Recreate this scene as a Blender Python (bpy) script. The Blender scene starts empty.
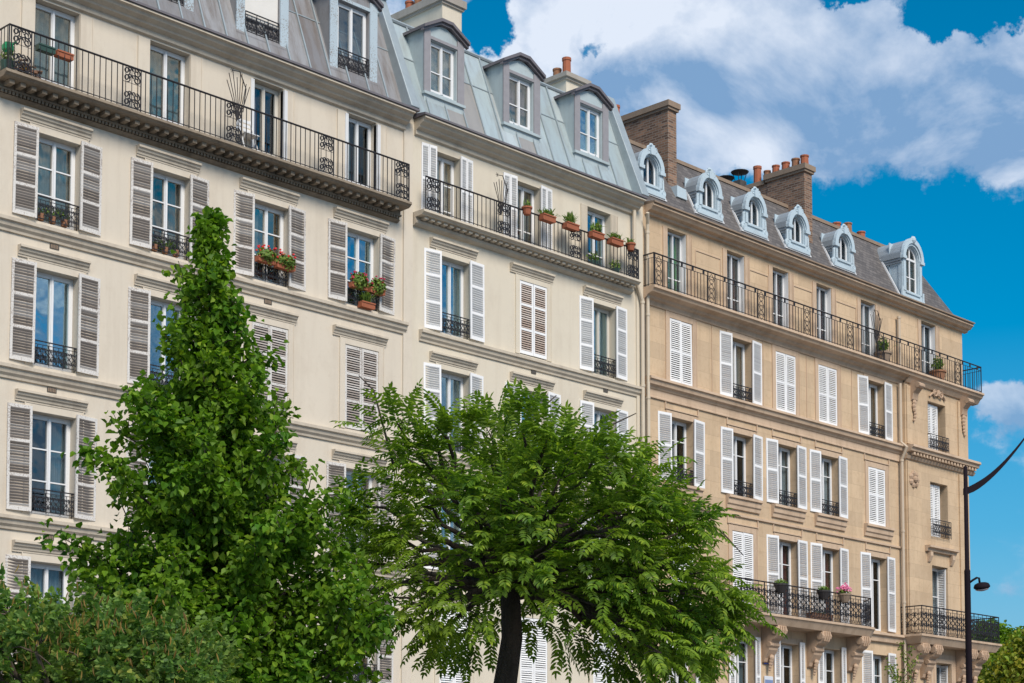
import bpy, math, random
from math import sin, cos, pi, radians, sqrt, atan2, asin, exp
from mathutils import Vector, Matrix
random.seed(7)
sc = bpy.context.scene
COL = sc.collection

# ------------------------------------------------------------------ camera constants
YAW, PITCH, FPX, CY = 0.797736, 0.0706294, 1788.4, 690.05
CAMZ = 1.6
D = 32.33                       # distance of the facade plane
F3 = Vector((sin(YAW)*cos(PITCH), cos(YAW)*cos(PITCH), sin(PITCH)))
R3 = Vector((cos(YAW), -sin(YAW), 0))
U3 = R3.cross(F3)
FH = Vector((sin(YAW), cos(YAW), 0))

def spot(px, depth):
    """ground point seen at column px, at a horizontal depth"""
    p = FH*depth + R3*((px-512)/FPX*depth)
    return Vector((p.x, p.y, 0))

# ------------------------------------------------------------------ materials
def srgb(r, g, b):
    f = lambda c: (c/255/12.92 if c/255 <= .04045 else ((c/255+.055)/1.055)**2.4)
    return (f(r), f(g), f(b), 1)

class NT:
    def __init__(s, name):
        s.m = bpy.data.materials.new(name); s.m.use_nodes = True
        s.t = s.m.node_tree; s.n = s.t.nodes; s.l = s.t.links
        s.b = s.n['Principled BSDF']; s.out = s.n['Material Output']
        s.co = s.n.new('ShaderNodeTexCoord')
    def link(s, a, b): s.l.new(a, b)
    def noise(s, scale, detail=4, rough=.6, vec=None, sc3=None):
        n = s.n.new('ShaderNodeTexNoise'); n.inputs['Scale'].default_value = scale
        n.inputs['Detail'].default_value = detail; n.inputs['Roughness'].default_value = rough
        v = vec or s.co.outputs['Object']
        if sc3:
            mp = s.n.new('ShaderNodeMapping'); mp.inputs['Scale'].default_value = sc3
            s.link(v, mp.inputs['Vector']); v = mp.outputs['Vector']
        s.link(v, n.inputs['Vector']); return n.outputs['Fac']
    def ramp(s, fac, stops):
        r = s.n.new('ShaderNodeValToRGB'); e = r.color_ramp.elements
        while len(e) < len(stops): e.new(.5)
        for k, (p, c) in enumerate(stops):
            e[k].position = p; e[k].color = c if len(c) == 4 else (*c, 1)
        s.link(fac, r.inputs['Fac']); return r.outputs['Color']
    def mix(s, fac, a, b, mode='MIX'):
        m = s.n.new('ShaderNodeMix'); m.data_type = 'RGBA'; m.blend_type = mode
        for v, i in ((fac, 0), (a, 6), (b, 7)):
            if hasattr(v, 'is_linked'): s.link(v, m.inputs[i])
            else: m.inputs[i].default_value = v if i == 0 else (v if len(v) == 4 else (*v, 1))
        return m.outputs[2]
    def bump(s, h, st=.3, dist=.02):
        b = s.n.new('ShaderNodeBump'); b.inputs['Strength'].default_value = st; b.inputs['Distance'].default_value = dist
        s.link(h, b.inputs['Height']); s.link(b.outputs['Normal'], s.b.inputs['Normal'])
    def island(s):
        g = s.n.new('ShaderNodeNewGeometry'); return g.outputs['Random Per Island']
    def col(s, c): s.link(c, s.b.inputs['Base Color'])

def sc_(c, k): return (min(1, c[0]*k), min(1, c[1]*k), min(1, c[2]*k), 1)

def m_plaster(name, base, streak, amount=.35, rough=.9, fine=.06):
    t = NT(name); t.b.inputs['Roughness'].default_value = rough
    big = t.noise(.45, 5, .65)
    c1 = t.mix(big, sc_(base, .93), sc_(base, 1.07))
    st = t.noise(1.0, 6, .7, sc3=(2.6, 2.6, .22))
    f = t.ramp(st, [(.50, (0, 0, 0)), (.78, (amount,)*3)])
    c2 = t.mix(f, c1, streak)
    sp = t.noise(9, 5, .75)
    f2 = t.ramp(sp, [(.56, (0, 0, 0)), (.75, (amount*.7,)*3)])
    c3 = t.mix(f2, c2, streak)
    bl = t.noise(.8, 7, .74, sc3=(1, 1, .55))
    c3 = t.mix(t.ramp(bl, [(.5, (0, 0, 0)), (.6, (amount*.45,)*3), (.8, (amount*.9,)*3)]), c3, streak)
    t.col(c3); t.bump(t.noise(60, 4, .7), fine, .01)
    return t.m

def m_simple(name, base, rough=.6, var=.12, scale=6, metallic=0, bump=0, spec=.4):
    t = NT(name); t.b.inputs['Roughness'].default_value = rough; t.b.inputs['Metallic'].default_value = metallic
    t.b.inputs['Specular IOR Level'].default_value = spec
    n = t.noise(scale, 5, .65)
    t.col(t.mix(n, sc_(base, 1-var), sc_(base, 1+var)))
    if bump: t.bump(t.noise(scale*6, 4, .7), bump, .01)
    return t.m

def m_island(name, stops, rough=.6, metallic=0, dirt=None, bump=0, spec=.4):
    t = NT(name); t.b.inputs['Roughness'].default_value = rough; t.b.inputs['Metallic'].default_value = metallic
    t.b.inputs['Specular IOR Level'].default_value = spec
    c = t.ramp(t.island(), stops)
    if dirt:
        st = t.noise(1.3, 6, .7, sc3=(3, 1, .5))
        c = t.mix(t.ramp(st, [(.45, (0, 0, 0)), (.72, (dirt[1],)*3)]), c, dirt[0])
    t.col(c)
    if bump: t.bump(t.noise(5, 4, .6), bump, .02)
    return t.m

def m_leaf(name, stops, trans=.35):
    t = NT(name); t.b.inputs['Roughness'].default_value = .5
    t.b.inputs['Specular IOR Level'].default_value = .22
    isl = t.ramp(t.island(), stops)
    n = t.noise(.9, 3, .6)
    c = t.mix(t.ramp(n, [(.35, (0, 0, 0)), (.7, (.45,)*3)]), isl, stops[-1][1])
    t.col(c)
    tr = t.n.new('ShaderNodeBsdfTranslucent'); t.link(t.mix(1.0, c, (1.25, 1.35, .5, 1), 'MULTIPLY'), tr.inputs['Color'])
    mx = t.n.new('ShaderNodeMixShader'); mx.inputs[0].default_value = trans
    t.link(t.b.outputs[0], mx.inputs[1]); t.link(tr.outputs[0], mx.inputs[2]); t.link(mx.outputs[0], t.out.inputs[0])
    return t.m

def m_glass(name, tint=(.8, .9, 1, 1), refl=.42, through=(.75, .8, .82, 1), tint2=(1, .97, .88, 1)):
    t = NT(name)
    oi = t.n.new('ShaderNodeObjectInfo')
    tr = t.n.new('ShaderNodeBsdfTransparent'); tr.inputs[0].default_value = through
    gl = t.n.new('ShaderNodeBsdfGlossy'); gl.inputs['Roughness'].default_value = .015
    t.link(t.mix(oi.outputs['Random'], tint, tint2), gl.inputs['Color'])
    b = t.n.new('ShaderNodeBump'); b.inputs['Strength'].default_value = .14; b.inputs['Distance'].default_value = .05
    ad = t.n.new('ShaderNodeVectorMath'); ad.operation = 'ADD'; t.link(t.co.outputs['Object'], ad.inputs[0]); t.link(oi.outputs['Location'], ad.inputs[1])
    t.link(t.noise(1.6, 2, .5, vec=ad.outputs[0]), b.inputs['Height']); t.link(b.outputs[0], gl.inputs['Normal'])
    mr = t.n.new('ShaderNodeMapRange'); mr.inputs['To Min'].default_value = refl*.55; mr.inputs['To Max'].default_value = refl*1.4
    m1 = t.n.new('ShaderNodeMath'); m1.operation = 'FRACT'; m2 = t.n.new('ShaderNodeMath'); m2.operation = 'MULTIPLY'; m2.inputs[1].default_value = 7.31
    t.link(oi.outputs['Random'], m2.inputs[0]); t.link(m2.outputs[0], m1.inputs[0]); t.link(m1.outputs[0], mr.inputs[0])
    mx = t.n.new('ShaderNodeMixShader'); t.link(mr.outputs[0], mx.inputs[0])
    t.link(tr.outputs[0], mx.inputs[1]); t.link(gl.outputs[0], mx.inputs[2]); t.link(mx.outputs[0], t.out.inputs[0])
    return t.m

def m_stone(name, base, streak):
    t = NT(name); t.b.inputs['Roughness'].default_value = .9
    big = t.noise(.5, 5, .65)
    c = t.mix(big, sc_(base, .9), sc_(base, 1.1))
    mp = t.n.new('ShaderNodeMapping'); mp.inputs['Rotation'].default_value = (radians(90), 0, 0)
    t.link(t.co.outputs['Object'], mp.inputs['Vector'])
    br = t.n.new('ShaderNodeTexBrick'); br.inputs['Scale'].default_value = 1
    br.inputs['Brick Width'].default_value = 1.15; br.inputs['Row Height'].default_value = .46
    br.inputs['Mortar Size'].default_value = .008; br.inputs['Mortar Smooth'].default_value = .3
    br.inputs['Color1'].default_value = (.80, .79, .78, 1); br.inputs['Color2'].default_value = (1.12, 1.10, 1.06, 1)
    br.inputs['Mortar'].default_value = (.62, .6, .58, 1)
    t.link(mp.outputs[0], br.inputs['Vector'])
    c = t.mix(.5, c, br.outputs['Color'], 'MULTIPLY')
    st = t.noise(1.0, 6, .7, sc3=(2.2, 2.2, .25))
    c = t.mix(t.ramp(st, [(.48, (0, 0, 0)), (.8, (.4,)*3)]), c, streak)
    sp = t.noise(7, 6, .75)
    c = t.mix(t.ramp(sp, [(.52, (0, 0, 0)), (.72, (.4,)*3)]), c, streak)
    bg_ = t.noise(.9, 7, .72, sc3=(1, 1, .6))
    c = t.mix(t.ramp(bg_, [(.5, (0, 0, 0)), (.62, (.28,)*3), (.8, (.5,)*3)]), c, sc_(streak, 1.1))
    t.col(c); t.bump(t.noise(45, 5, .7), .12, .01)
    return t.m

def m_brick(name):
    t = NT(name); t.b.inputs['Roughness'].default_value = .92
    # box mapping by normal so bricks run along both faces
    g = t.n.new('ShaderNodeNewGeometry'); sp = t.n.new('ShaderNodeSeparateXYZ'); t.link(t.co.outputs['Object'], sp.inputs[0])
    ad = t.n.new('ShaderNodeMath'); ad.operation = 'ADD'; t.link(sp.outputs[0], ad.inputs[0]); t.link(sp.outputs[1], ad.inputs[1])
    cb = t.n.new('ShaderNodeCombineXYZ'); t.link(ad.outputs[0], cb.inputs[0]); t.link(sp.outputs[2], cb.inputs[1])
    br = t.n.new('ShaderNodeTexBrick'); br.inputs['Scale'].default_value = 1
    br.inputs['Brick Width'].default_value = .23; br.inputs['Row Height'].default_value = .075
    br.inputs['Mortar Size'].default_value = .012
    br.inputs['Color1'].default_value = (.10, .05, .033, 1); br.inputs['Color2'].default_value = (.30, .165, .10, 1)
    br.inputs['Mortar'].default_value = (.24, .2, .16, 1)
    t.link(cb.outputs[0], br.inputs['Vector'])
    c = t.mix(t.ramp(t.noise(3, 5, .7), [(.45, (0, 0, 0)), (.75, (.5,)*3)]), br.outputs['Color'], (.1, .07, .05, 1))
    t.col(c); t.bump(br.outputs['Fac'], -.4, .01)
    return t.m

def m_slate(name):
    t = NT(name); t.b.inputs['Roughness'].default_value = .75
    mp = t.n.new('ShaderNodeMapping'); mp.inputs['Rotation'].default_value = (radians(90), 0, 0)
    t.link(t.co.outputs['Object'], mp.inputs['Vector'])
    br = t.n.new('ShaderNodeTexBrick'); br.inputs['Scale'].default_value = 1
    br.inputs['Brick Width'].default_value = .22; br.inputs['Row Height'].default_value = .12
    br.inputs['Mortar Size'].default_value = .008
    br.inputs['Color1'].default_value = (.075, .069, .068, 1); br.inputs['Color2'].default_value = (.145, .132, .125, 1)
    br.inputs['Mortar'].default_value = (.035, .032, .035, 1)
    t.link(mp.outputs[0], br.inputs['Vector'])
    n = t.noise(.8, 6, .7)
    t.col(t.mix(t.ramp(n, [(.4, (0, 0, 0)), (.75, (.55,)*3)]), br.outputs['Color'], (.14, .12, .11, 1)))
    t.bump(br.outputs['Fac'], -.5, .015)
    return t.m

def m_worn(name, paint, under, lo=.52, hi=.6):
    t = NT(name); t.b.inputs['Roughness'].default_value = .75
    n = t.noise(30, 6, .75); n2 = t.noise(1.3, 2, .5)
    a = t.n.new('ShaderNodeMath'); a.operation = 'MULTIPLY_ADD'; t.link(n2, a.inputs[0]); a.inputs[1].default_value = .35
    s = t.n.new('ShaderNodeMath'); s.operation = 'ADD'; a.inputs[2].default_value = -.17
    t.link(n, s.inputs[0]); t.link(a.outputs[0], s.inputs[1])
    t.col(t.mix(t.ramp(s.outputs[0], [(lo, (0, 0, 0)), (hi, (1, 1, 1))]), paint, under))
    return t.m

M = {}
M['plA'] = m_plaster('cream_render', (.60, .535, .44, 1), (.37, .30, .225, 1), .32)
M['plB'] = m_plaster('pale_cream_render', (.605, .545, .44, 1), (.39, .32, .24, 1), .30)
M['trimA'] = m_plaster('cream_moulding', (.52, .455, .365, 1), (.25, .20, .155, 1), .5)
M['trimB'] = m_plaster('pale_moulding', (.525, .46, .365, 1), (.26, .21, .16, 1), .42)
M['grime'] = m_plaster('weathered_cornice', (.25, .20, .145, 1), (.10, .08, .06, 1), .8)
M['stC'] = m_stone('tan_limestone', (.55, .41, .27, 1), (.30, .20, .115, 1))
M['trimC'] = m_plaster('tan_moulding', (.52, .385, .27, 1), (.22, .14, .085, 1), .45)
M['carveC'] = m_plaster('tan_carving', (.48, .34, .235, 1), (.2, .13, .08, 1), .5, fine=.2)
M['zincA'] = m_island('old_zinc', [(0, (.20, .195, .20)), (.5, (.26, .255, .26)), (1, (.31, .31, .315))], .55, .25, ((.15, .12, .10, 1), .9), .3)
M['zincB'] = m_island('pale_zinc', [(0, (.33, .40, .41)), (.3, (.48, .56, .57)), (.6, (.38, .45, .46)), (.8, (.56, .62, .62)), (.88, (.36, .34, .315)), (1, (.38, .36, .335))], .38, .3, ((.27, .26, .25, 1), .6), .35)
M['zincD'] = m_plaster('dormer_zinc', (.40, .47, .485, 1), (.25, .27, .27, 1), .5, .42)
M['zincT'] = m_simple('zinc_trim', (.33, .38, .40, 1), .5, .2, 4, .3)
M['zincP'] = m_simple('aged_zinc_fascia', (.155, .14, .15, 1), .55, .25, 5, .2)
M['zincPT'] = m_simple('aged_zinc_jamb', (.30, .285, .295, 1), .55, .2, 5, .2)
M['peel'] = m_worn('peeling_blue_paint', (.40, .48, .53, 1), (.2, .17, .15, 1), .55, .63)
M['white_blue'] = m_worn('pale_blue_painted_zinc', (.44, .54, .60, 1), (.30, .34, .37, 1), .5, .72)
M['greyzinc'] = m_simple('grey_zinc_cap', (.30, .34, .37, 1), .5, .2, 4, .2)
M['slate'] = m_slate('slate')
M['iron'] = m_simple('black_iron', (.018, .016, .018, 1), .5, .3, 20)
M['iron2'] = m_simple('weathered_black_iron', (.03, .026, .026, 1), .6, .4, 30)
M['shW'] = m_simple('white_shutter_paint', (.78, .78, .78, 1), .55, .08, 5)
M['shWs'] = m_island('white_shutter_slat', [(0, (.68, .68, .68)), (1, (.80, .80, .79))], .6)
M['shA'] = m_worn('peeling_white_shutter_paint', (.62, .60, .57, 1), (.33, .285, .25, 1), .52, .60)
M['shAs'] = m_island('weathered_shutter_slat', [(0, (.24, .205, .18)), (.6, (.34, .30, .27)), (.88, (.43, .395, .365)), (1, (.58, .555, .53))], .8)
M['fr'] = m_simple('white_window_paint', (.70, .71, .72, 1), .45, .06, 4)
M['frW'] = m_simple('cream_window_paint', (.58, .55, .49, 1), .5, .08, 4)
M['glass'] = m_glass('window_glass', (1, .80, .54, 1), .22)
M['glass2'] = m_glass('bright_window_glass', (.8, .98, 1, 1), .36, tint2=(.7, .95, 1, 1))
M['glassd'] = m_glass('dim_window_glass', (.8, .88, .95, 1), .10)
M['curt'] = m_simple('sheer_curtain', (.55, .56, .56, 1), .9, .1, 3)
M['curtb'] = m_simple('grey_blue_curtain', (.27, .34, .37, 1), .9, .15, 3)
M['curtg'] = m_simple('green_curtain', (.10, .42, .10, 1), .9, .15, 3)
M['curtr'] = m_simple('dark_red_curtain', (.20, .05, .045, 1), .9, .15, 3)
M['curtp'] = m_simple('mauve_curtain', (.36, .28, .33, 1), .9, .15, 3)
M['dark'] = m_simple('dim_room', (.07, .065, .06, 1), .9, .3, 1)
M['terra'] = m_simple('terracotta', (.33, .105, .052, 1), .8, .25, 8)
M['terrad'] = m_simple('sooty_terracotta', (.27, .13, .07, 1), .85, .45, 9)
M['greenp'] = m_simple('dark_green_plastic', (.03, .07, .055, 1), .5, .2, 8)
M['brgreen'] = m_simple('bright_green_plastic', (.02, .30, .12, 1), .5, .2, 8)
M['brick'] = m_brick('dark_brick')
M['cement'] = m_plaster('cement_cap', (.34, .31, .27, 1), (.2, .17, .14, 1), .5)
M['cementd'] = m_plaster('brown_cement_cap', (.26, .19, .135, 1), (.13, .1, .08, 1), .5)
M['soil'] = m_simple('potting_soil', (.05, .035, .025, 1), .95, .3, 20)
M['woodd'] = m_simple('weathered_wood', (.17, .09, .055, 1), .8, .35, 9)
M['plant'] = m_leaf('pot_plant_leaf', [(0, (0.070, 0.154, 0.035)), (.6, (0.140, 0.252, 0.049)), (1, (0.252, 0.308, 0.070))])
M['red'] = m_simple('red_petal', (.62, .02, .025, 1), .6, .2, 30)
M['magenta'] = m_simple('dark_red_petal', (.42, .02, .06, 1), .6, .2, 30)
M['pink'] = m_simple('pink_petal', (.75, .20, .36, 1), .6, .2, 30)
M['lamp'] = m_simple('dark_brown_lamp_paint', (.012, .008, .012, 1), .8, .2, 6, 0, 0, .12)
M['lampd'] = m_simple('lamp_diffuser', (.42, .36, .38, 1), .35, .05, 6)
M['bark'] = m_plaster('dark_bark', (.10, .076, .06, 1), (.02, .015, .011, 1), .9, fine=1.0)
_t = M['bark'].node_tree
for _n in _t.nodes:
    if _n.type == 'BUMP':
        _n.inputs['Distance'].default_value = .05
    if _n.type == 'MAPPING': _n.inputs['Scale'].default_value = (14, 14, 1.6)
M['twig'] = m_simple('twig_bark', (.10, .08, .06, 1), .9, .3, 9)
M['leaf1'] = m_leaf('linden_leaf', [(0, (0.029, 0.095, 0.008)), (.45, (0.069, 0.185, 0.013)), (.85, (0.137, 0.278, 0.018)), (1, (0.247, 0.356, 0.029))], .40)
M['leaf2'] = m_leaf('feathery_leaf', [(0, (0.043, 0.110, 0.015)), (.5, (0.108, 0.215, 0.021)), (.88, (0.191, 0.317, 0.027)), (1, (0.323, 0.419, 0.042))], .42)
M['leaf3'] = m_leaf('locust_leaf', [(0, (.045, .115, .030)), (.5, (.095, .215, .048)), (.88, (.165, .31, .07)), (1, (.32, .34, .07))], .4)
M['pod'] = m_leaf('dry_pod', [(0, (.10, .06, .02)), (.6, (.2, .13, .03)), (1, (.28, .21, .05))], .2)
M['leaf4'] = m_leaf('autumn_leaf', [(0, (0.096, 0.120, 0.013)), (.5, (0.208, 0.208, 0.019)), (.8, (0.352, 0.256, 0.024)), (1, (0.192, 0.352, 0.032))], .3)
M['leaf5'] = m_leaf('sapling_leaf', [(0, (0.072, 0.132, 0.024)), (.6, (0.144, 0.216, 0.036)), (1, (0.264, 0.300, 0.060))], .3)
M['plate'] = m_simple('blue_enamel', (.03, .06, .32, 1), .35, .15, 10)
M['plateW'] = m_simple('white_enamel', (.6, .62, .66, 1), .4, .05, 10)
M['asph'] = m_simple('asphalt', (.05, .05, .052, 1), .9, .2, 3, 0, .3)
M['pave'] = m_simple('pavement_stone', (.22, .21, .2, 1), .9, .15, 2, 0, .2)
M['kerb'] = m_simple('granite_kerb', (.3, .29, .28, 1), .85, .15, 6)
M['line'] = m_simple('road_paint', (.75, .75, .73, 1), .8, .08, 8)
M['rooft'] = m_simple('red_tile_roof', (.28, .11, .075, 1), .85, .3, 2)

# ------------------------------------------------------------------ mesh helpers
class MB:
    def __init__(s): s.v = []; s.f = []; s.mi = []; s.cur = 0
    def face(s, pts):
        b = len(s.v); s.v += [tuple(p) for p in pts]; s.f.append(tuple(range(b, b+len(pts)))); s.mi.append(s.cur)
    def box(s, x0, x1, y0, y1, z0, z1):
        b = len(s.v)
        s.v += [(x, y, z) for z in (z0, z1) for y in (y0, y1) for x in (x0, x1)]
        for q in ((0, 2, 3, 1), (4, 5, 7, 6), (0, 1, 5, 4), (2, 6, 7, 3), (0, 4, 6, 2), (1, 3, 7, 5)):
            s.f.append(tuple(b+i for i in q)); s.mi.append(s.cur)
        return s
    def prism(s, prof, x0, x1, axis='x'):
        """closed (y,z) outline pushed along x (or (x,z) along y)"""
        n = len(prof); b = len(s.v)
        for x in (x0, x1):
            s.v += [((x, p[0], p[1]) if axis == 'x' else (p[0], x, p[1])) for p in prof]
        for i in range(n):
            j = (i+1) % n; s.f.append((b+i, b+j, b+n+j, b+n+i)); s.mi.append(s.cur)
        s.f.append(tuple(b+i for i in range(n))[::-1]); s.mi.append(s.cur)
        s.f.append(tuple(b+n+i for i in range(n))); s.mi.append(s.cur)
        return s
    def tube(s, pts, r, n=4, r1=None, cap=True):
        pts = [Vector(p) for p in pts]; m = len(pts)
        if m < 2: return s
        b = len(s.v); prev = None
        for i, p in enumerate(pts):
            d = (pts[min(i+1, m-1)]-pts[max(i-1, 0)])
            if d.length < 1e-9: d = Vector((0, 0, 1))
            d.normalize()
            if prev is None:
                ref = Vector((0, 1, 0)) if abs(d.y) < .9 else Vector((1, 0, 0))
                a = d.cross(ref).normalized()
            else:
                a = prev - d*prev.dot(d)
                a = a.normalized() if a.length > 1e-6 else d.orthogonal().normalized()
            prev = a; c = d.cross(a)
            rr = r if r1 is None else r+(r1-r)*i/(m-1)
            for k in range(n):
                t = 2*pi*(k+.5)/n
                s.v.append(tuple(p+a*(cos(t)*rr)+c*(sin(t)*rr)))
        for i in range(m-1):
            for k in range(n):
                q = (k+1) % n
                s.f.append((b+i*n+k, b+i*n+q, b+(i+1)*n+q, b+(i+1)*n+k)); s.mi.append(s.cur)
        if cap:
            s.f.append(tuple(b+k for k in range(n))[::-1]); s.mi.append(s.cur)
            s.f.append(tuple(b+(m-1)*n+k for k in range(n))); s.mi.append(s.cur)
        return s
    def lathe(s, prof, c=(0, 0, 0), n=12):
        """prof: (radius,z)"""
        b = len(s.v); m = len(prof)
        for r, z in prof:
            for k in range(n):
                t = 2*pi*k/n; s.v.append((c[0]+r*cos(t), c[1]+r*sin(t), c[2]+z))
        for i in range(m-1):
            for k in range(n):
                q = (k+1) % n
                s.f.append((b+i*n+k, b+i*n+q, b+(i+1)*n+q, b+(i+1)*n+k)); s.mi.append(s.cur)
        s.f.append(tuple(b+k for k in range(n))[::-1]); s.mi.append(s.cur)
        s.f.append(tuple(b+(m-1)*n+k for k in range(n))); s.mi.append(s.cur)
        return s
    def ring(s, outer, inner, y0, y1):
        """plate between two (x,z) outlines of equal count, open outlines joined point to point"""
        n = len(outer)
        for i in range(n-1):
            o0, o1, i0, i1 = outer[i], outer[i+1], inner[i], inner[i+1]
            P = lambda p, y: (p[0], y, p[1])
            s.face([P(o0, y0), P(i0, y0), P(i1, y0), P(o1, y0)])
            s.face([P(o0, y1), P(o1, y1), P(i1, y1), P(i0, y1)])
            s.face([P(i0, y0), P(i0, y1), P(i1, y1), P(i1, y0)])
            s.face([P(o0, y0), P(o1, y0), P(o1, y1), P(o0, y1)])
        for e in (0, n-1):
            s.face([P(outer[e], y0), P(outer[e], y1), P(inner[e], y1), P(inner[e], y0)])
        return s
    def blob(s, c, r, sq=(1, 1, 1), n=6):
        b = len(s.v); m = max(3, n//2+1)
        for i in range(m+1):
            a = pi*i/m
            for k in range(n):
                t = 2*pi*k/n
                s.v.append((c[0]+r*sq[0]*sin(a)*cos(t), c[1]+r*sq[1]*sin(a)*sin(t), c[2]+r*sq[2]*cos(a)))
        for i in range(m):
            for k in range(n):
                q = (k+1) % n
                s.f.append((b+i*n+k, b+(i+1)*n+k, b+(i+1)*n+q, b+i*n+q)); s.mi.append(s.cur)
        return s
    def mesh(s, name, mats, smooth=False):
        me = bpy.data.meshes.new(name)
        me.from_pydata(s.v, [], s.f)
        for m in (mats if isinstance(mats, (list, tuple)) else [mats]): me.materials.append(m)
        if any(s.mi): me.polygons.foreach_set('material_index', s.mi)
        if smooth: me.polygons.foreach_set('use_smooth', [True]*len(s.f))
        me.update(); return me
    def shift(s, dx=0, dy=0, dz=0):
        s.v = [(x+dx, y+dy, z+dz) for x, y, z in s.v]; return s

def link(name, me, parent=None, loc=(0, 0, 0), rz=0):
    o = bpy.data.objects.new(name, me); COL.objects.link(o)
    o.location = loc; o.rotation_euler = (0, 0, rz)
    if parent: o.parent = parent
    return o
def part(name, mb, mats, parent, loc=(0, 0, 0), rz=0, smooth=False, bevel=0, label=None, kind=None):
    o = link(name, mb.mesh(name, mats, smooth), parent, loc, rz)
    if bevel:
        b = o.modifiers.new('edge', 'BEVEL'); b.width = bevel; b.segments = 2; b.limit_method = 'ANGLE'; b.angle_limit = radians(40)
    if label: o['label'] = label
    if kind: o['kind'] = kind
    return o
def tag(o, label, cat, group=None, kind=None):
    o['label'] = label; o['category'] = cat
    if group: o['group'] = group
    if kind: o['kind'] = kind
    return o
def root(name, loc, label, cat, group=None):
    o = bpy.data.objects.new(name, None); COL.objects.link(o); o.location = loc
    o.empty_display_size = .3
    return tag(o, label, cat, group)

def structure(name, mb, mat):
    o = part(name, mb, mat, None); o['kind'] = 'structure'; return o

# ------------------------------------------------------------------ building element meshes (cached, shared by repeats)
CACHE = {}
def cached(key, fn):
    if key not in CACHE: CACHE[key] = fn()
    return CACHE[key]

def frame_mesh(w, h, bars, mat, leaf=.05, mid=.085, solid=0, border=.05):
    """casement window frame, origin at the middle of its sill, front face y=0"""
    def mk():
        b = MB(); d = .06
        b.box(-w/2, -w/2+border, 0, d, 0, h); b.box(w/2-border, w/2, 0, d, 0, h)
        b.box(-w/2+border, w/2-border, 0, d, h-border, h); b.box(-w/2+border, w/2-border, 0, d, 0, border)
        ix = w/2-border
        for sx in (-1, 1):
            x0, x1 = (sx*ix, sx*mid/2) if sx < 0 else (sx*mid/2, sx*ix)
            f = -.012
            if sx < 0:
                b.box(x0, x0+leaf, f, d-.02, border, h-border)
            else:
                b.box(x1-leaf, x1, f, d-.02, border, h-border)
            xa, xb = (x0+leaf, x1) if sx < 0 else (x0, x1-leaf)
            b.box(xa, xb, f, d-.02, h-border-leaf, h-border)
            b.box(xa, xb, f, d-.02, border, border+leaf+solid)
            for t in bars:
                z = border+(h-2*border)*t
                b.box(xa, xb, f+.004, d-.024, z-.014, z+.014)
        b.box(-mid/2, mid/2, -.02, d-.01, border, h-border)
        b.box(-.022, .022, -.04, -.02, border, h-border)
        return b.mesh('window', mat)
    return cached(('fr', round(w, 3), round(h, 3), tuple(bars), mat.name, solid, mid), mk)
def pane_mesh(w, h, mat):
    def mk():
        b = MB(); b.box(-w/2+.06, w/2-.06, .0, .006, .06, h-.06); return b.mesh('pane', mat)
    return cached(('pa', round(w, 3), round(h, 3), mat.name), mk)
def curtain_mesh(w, h, mat, side, full):
    def mk():
        b = MB(); n = 40
        spans = [(-w/2+.05, w/2-.05)] if full else ([(-w/2+.05, -w/2+.05+w*.33)] if side < 0 else [(w/2-.05-w*.33, w/2-.05)])
        if side == 0 and not full: spans = [(-w/2+.05, -w/2+.05+w*.26), (w/2-.05-w*.26, w/2-.05)]
        for x0, x1 in spans:
            P = [(x0+(x1-x0)*i/n, .16+.028*sin(i*1.25)+.012*sin(i*.47)) for i in range(n+1)]
            for i in range(n):
                b.face([(P[i][0], P[i][1], .03), (P[i+1][0], P[i+1][1], .03), (P[i+1][0], P[i+1][1], h-.05), (P[i][0], P[i][1], h-.05)])
        return b.mesh('curtain', mat, True)
    return cached(('cu', round(w, 3), round(h, 3), mat.name, side, full), mk)

def shutter_mesh(w, h, rails, mats, sgn, stiles=1, pitch=.060):
    """louvred leaf hinged at x=0, running to sgn*w; front y=-.035"""
    def mk():
        b = MB(); st = .055; t = .035
        def bx(x0, x1, y0, y1, z0, z1):
            if sgn < 0: x0, x1 = -x1, -x0
            b.box(x0, x1, y0, y1, z0, z1)
        xs = [i*w/stiles for i in range(stiles+1)]
        zs = [0]+[h*r for r in rails]+[h]
        sw = st if stiles == 1 else .035
        for k in range(stiles):
            xa, xb = xs[k]+(.004 if k else 0), xs[k+1]-(.004 if k < stiles-1 else 0)
            bx(xa, xa+sw, -t, 0, 0, h); bx(xb-sw, xb, -t, 0, 0, h)
            bx(xa+sw, xb-sw, -t+.002, -.002, 0, .09); bx(xa+sw, xb-sw, -t+.002, -.002, h-.07, h)
            for r in rails: bx(xa+sw, xb-sw, -t+.002, -.002, h*r-.03, h*r+.03)
        b.cur = 1
        for k in range(stiles):
            xa, xb = xs[k]+sw, xs[k+1]-sw
            for q in range(len(zs)-1):
                z0 = zs[q]+(.09 if q == 0 else .03); z1 = zs[q+1]-(.07 if q == len(zs)-2 else .03)
                n = max(1, int(round((z1-z0)/pitch))); p = (z1-z0)/n
                for i in range(n):
                    zc = z0+p*(i+.5)
                    X0, X1 = (xa, xb) if sgn > 0 else (-xb, -xa)
                    dz = .020; j = random.uniform(-.0025, .0025)
                    a = (-t+.003, zc-dz+j); c = (-.004, zc+dz-.003)
                    b.prism([(a[0], a[1]), (c[0], c[1]), (c[0], c[1]+.009), (a[0], a[1]+.009)], X0, X1)
        return b.mesh('shutter', mats)
    return cached(('sh', round(w, 3), round(h, 3), tuple(rails), mats[0].name, sgn, stiles), mk)

def scroll(cx, cz, r, turns=1.25, start=0, sgn=1, n=14):
    return [(cx+cos(start+sgn*2*pi*turns*i/n)*r*(1-.75*i/n), 0, cz+sin(start+sgn*2*pi*turns*i/n)*r*(1-.75*i/n)) for i in range(n+1)]

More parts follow.
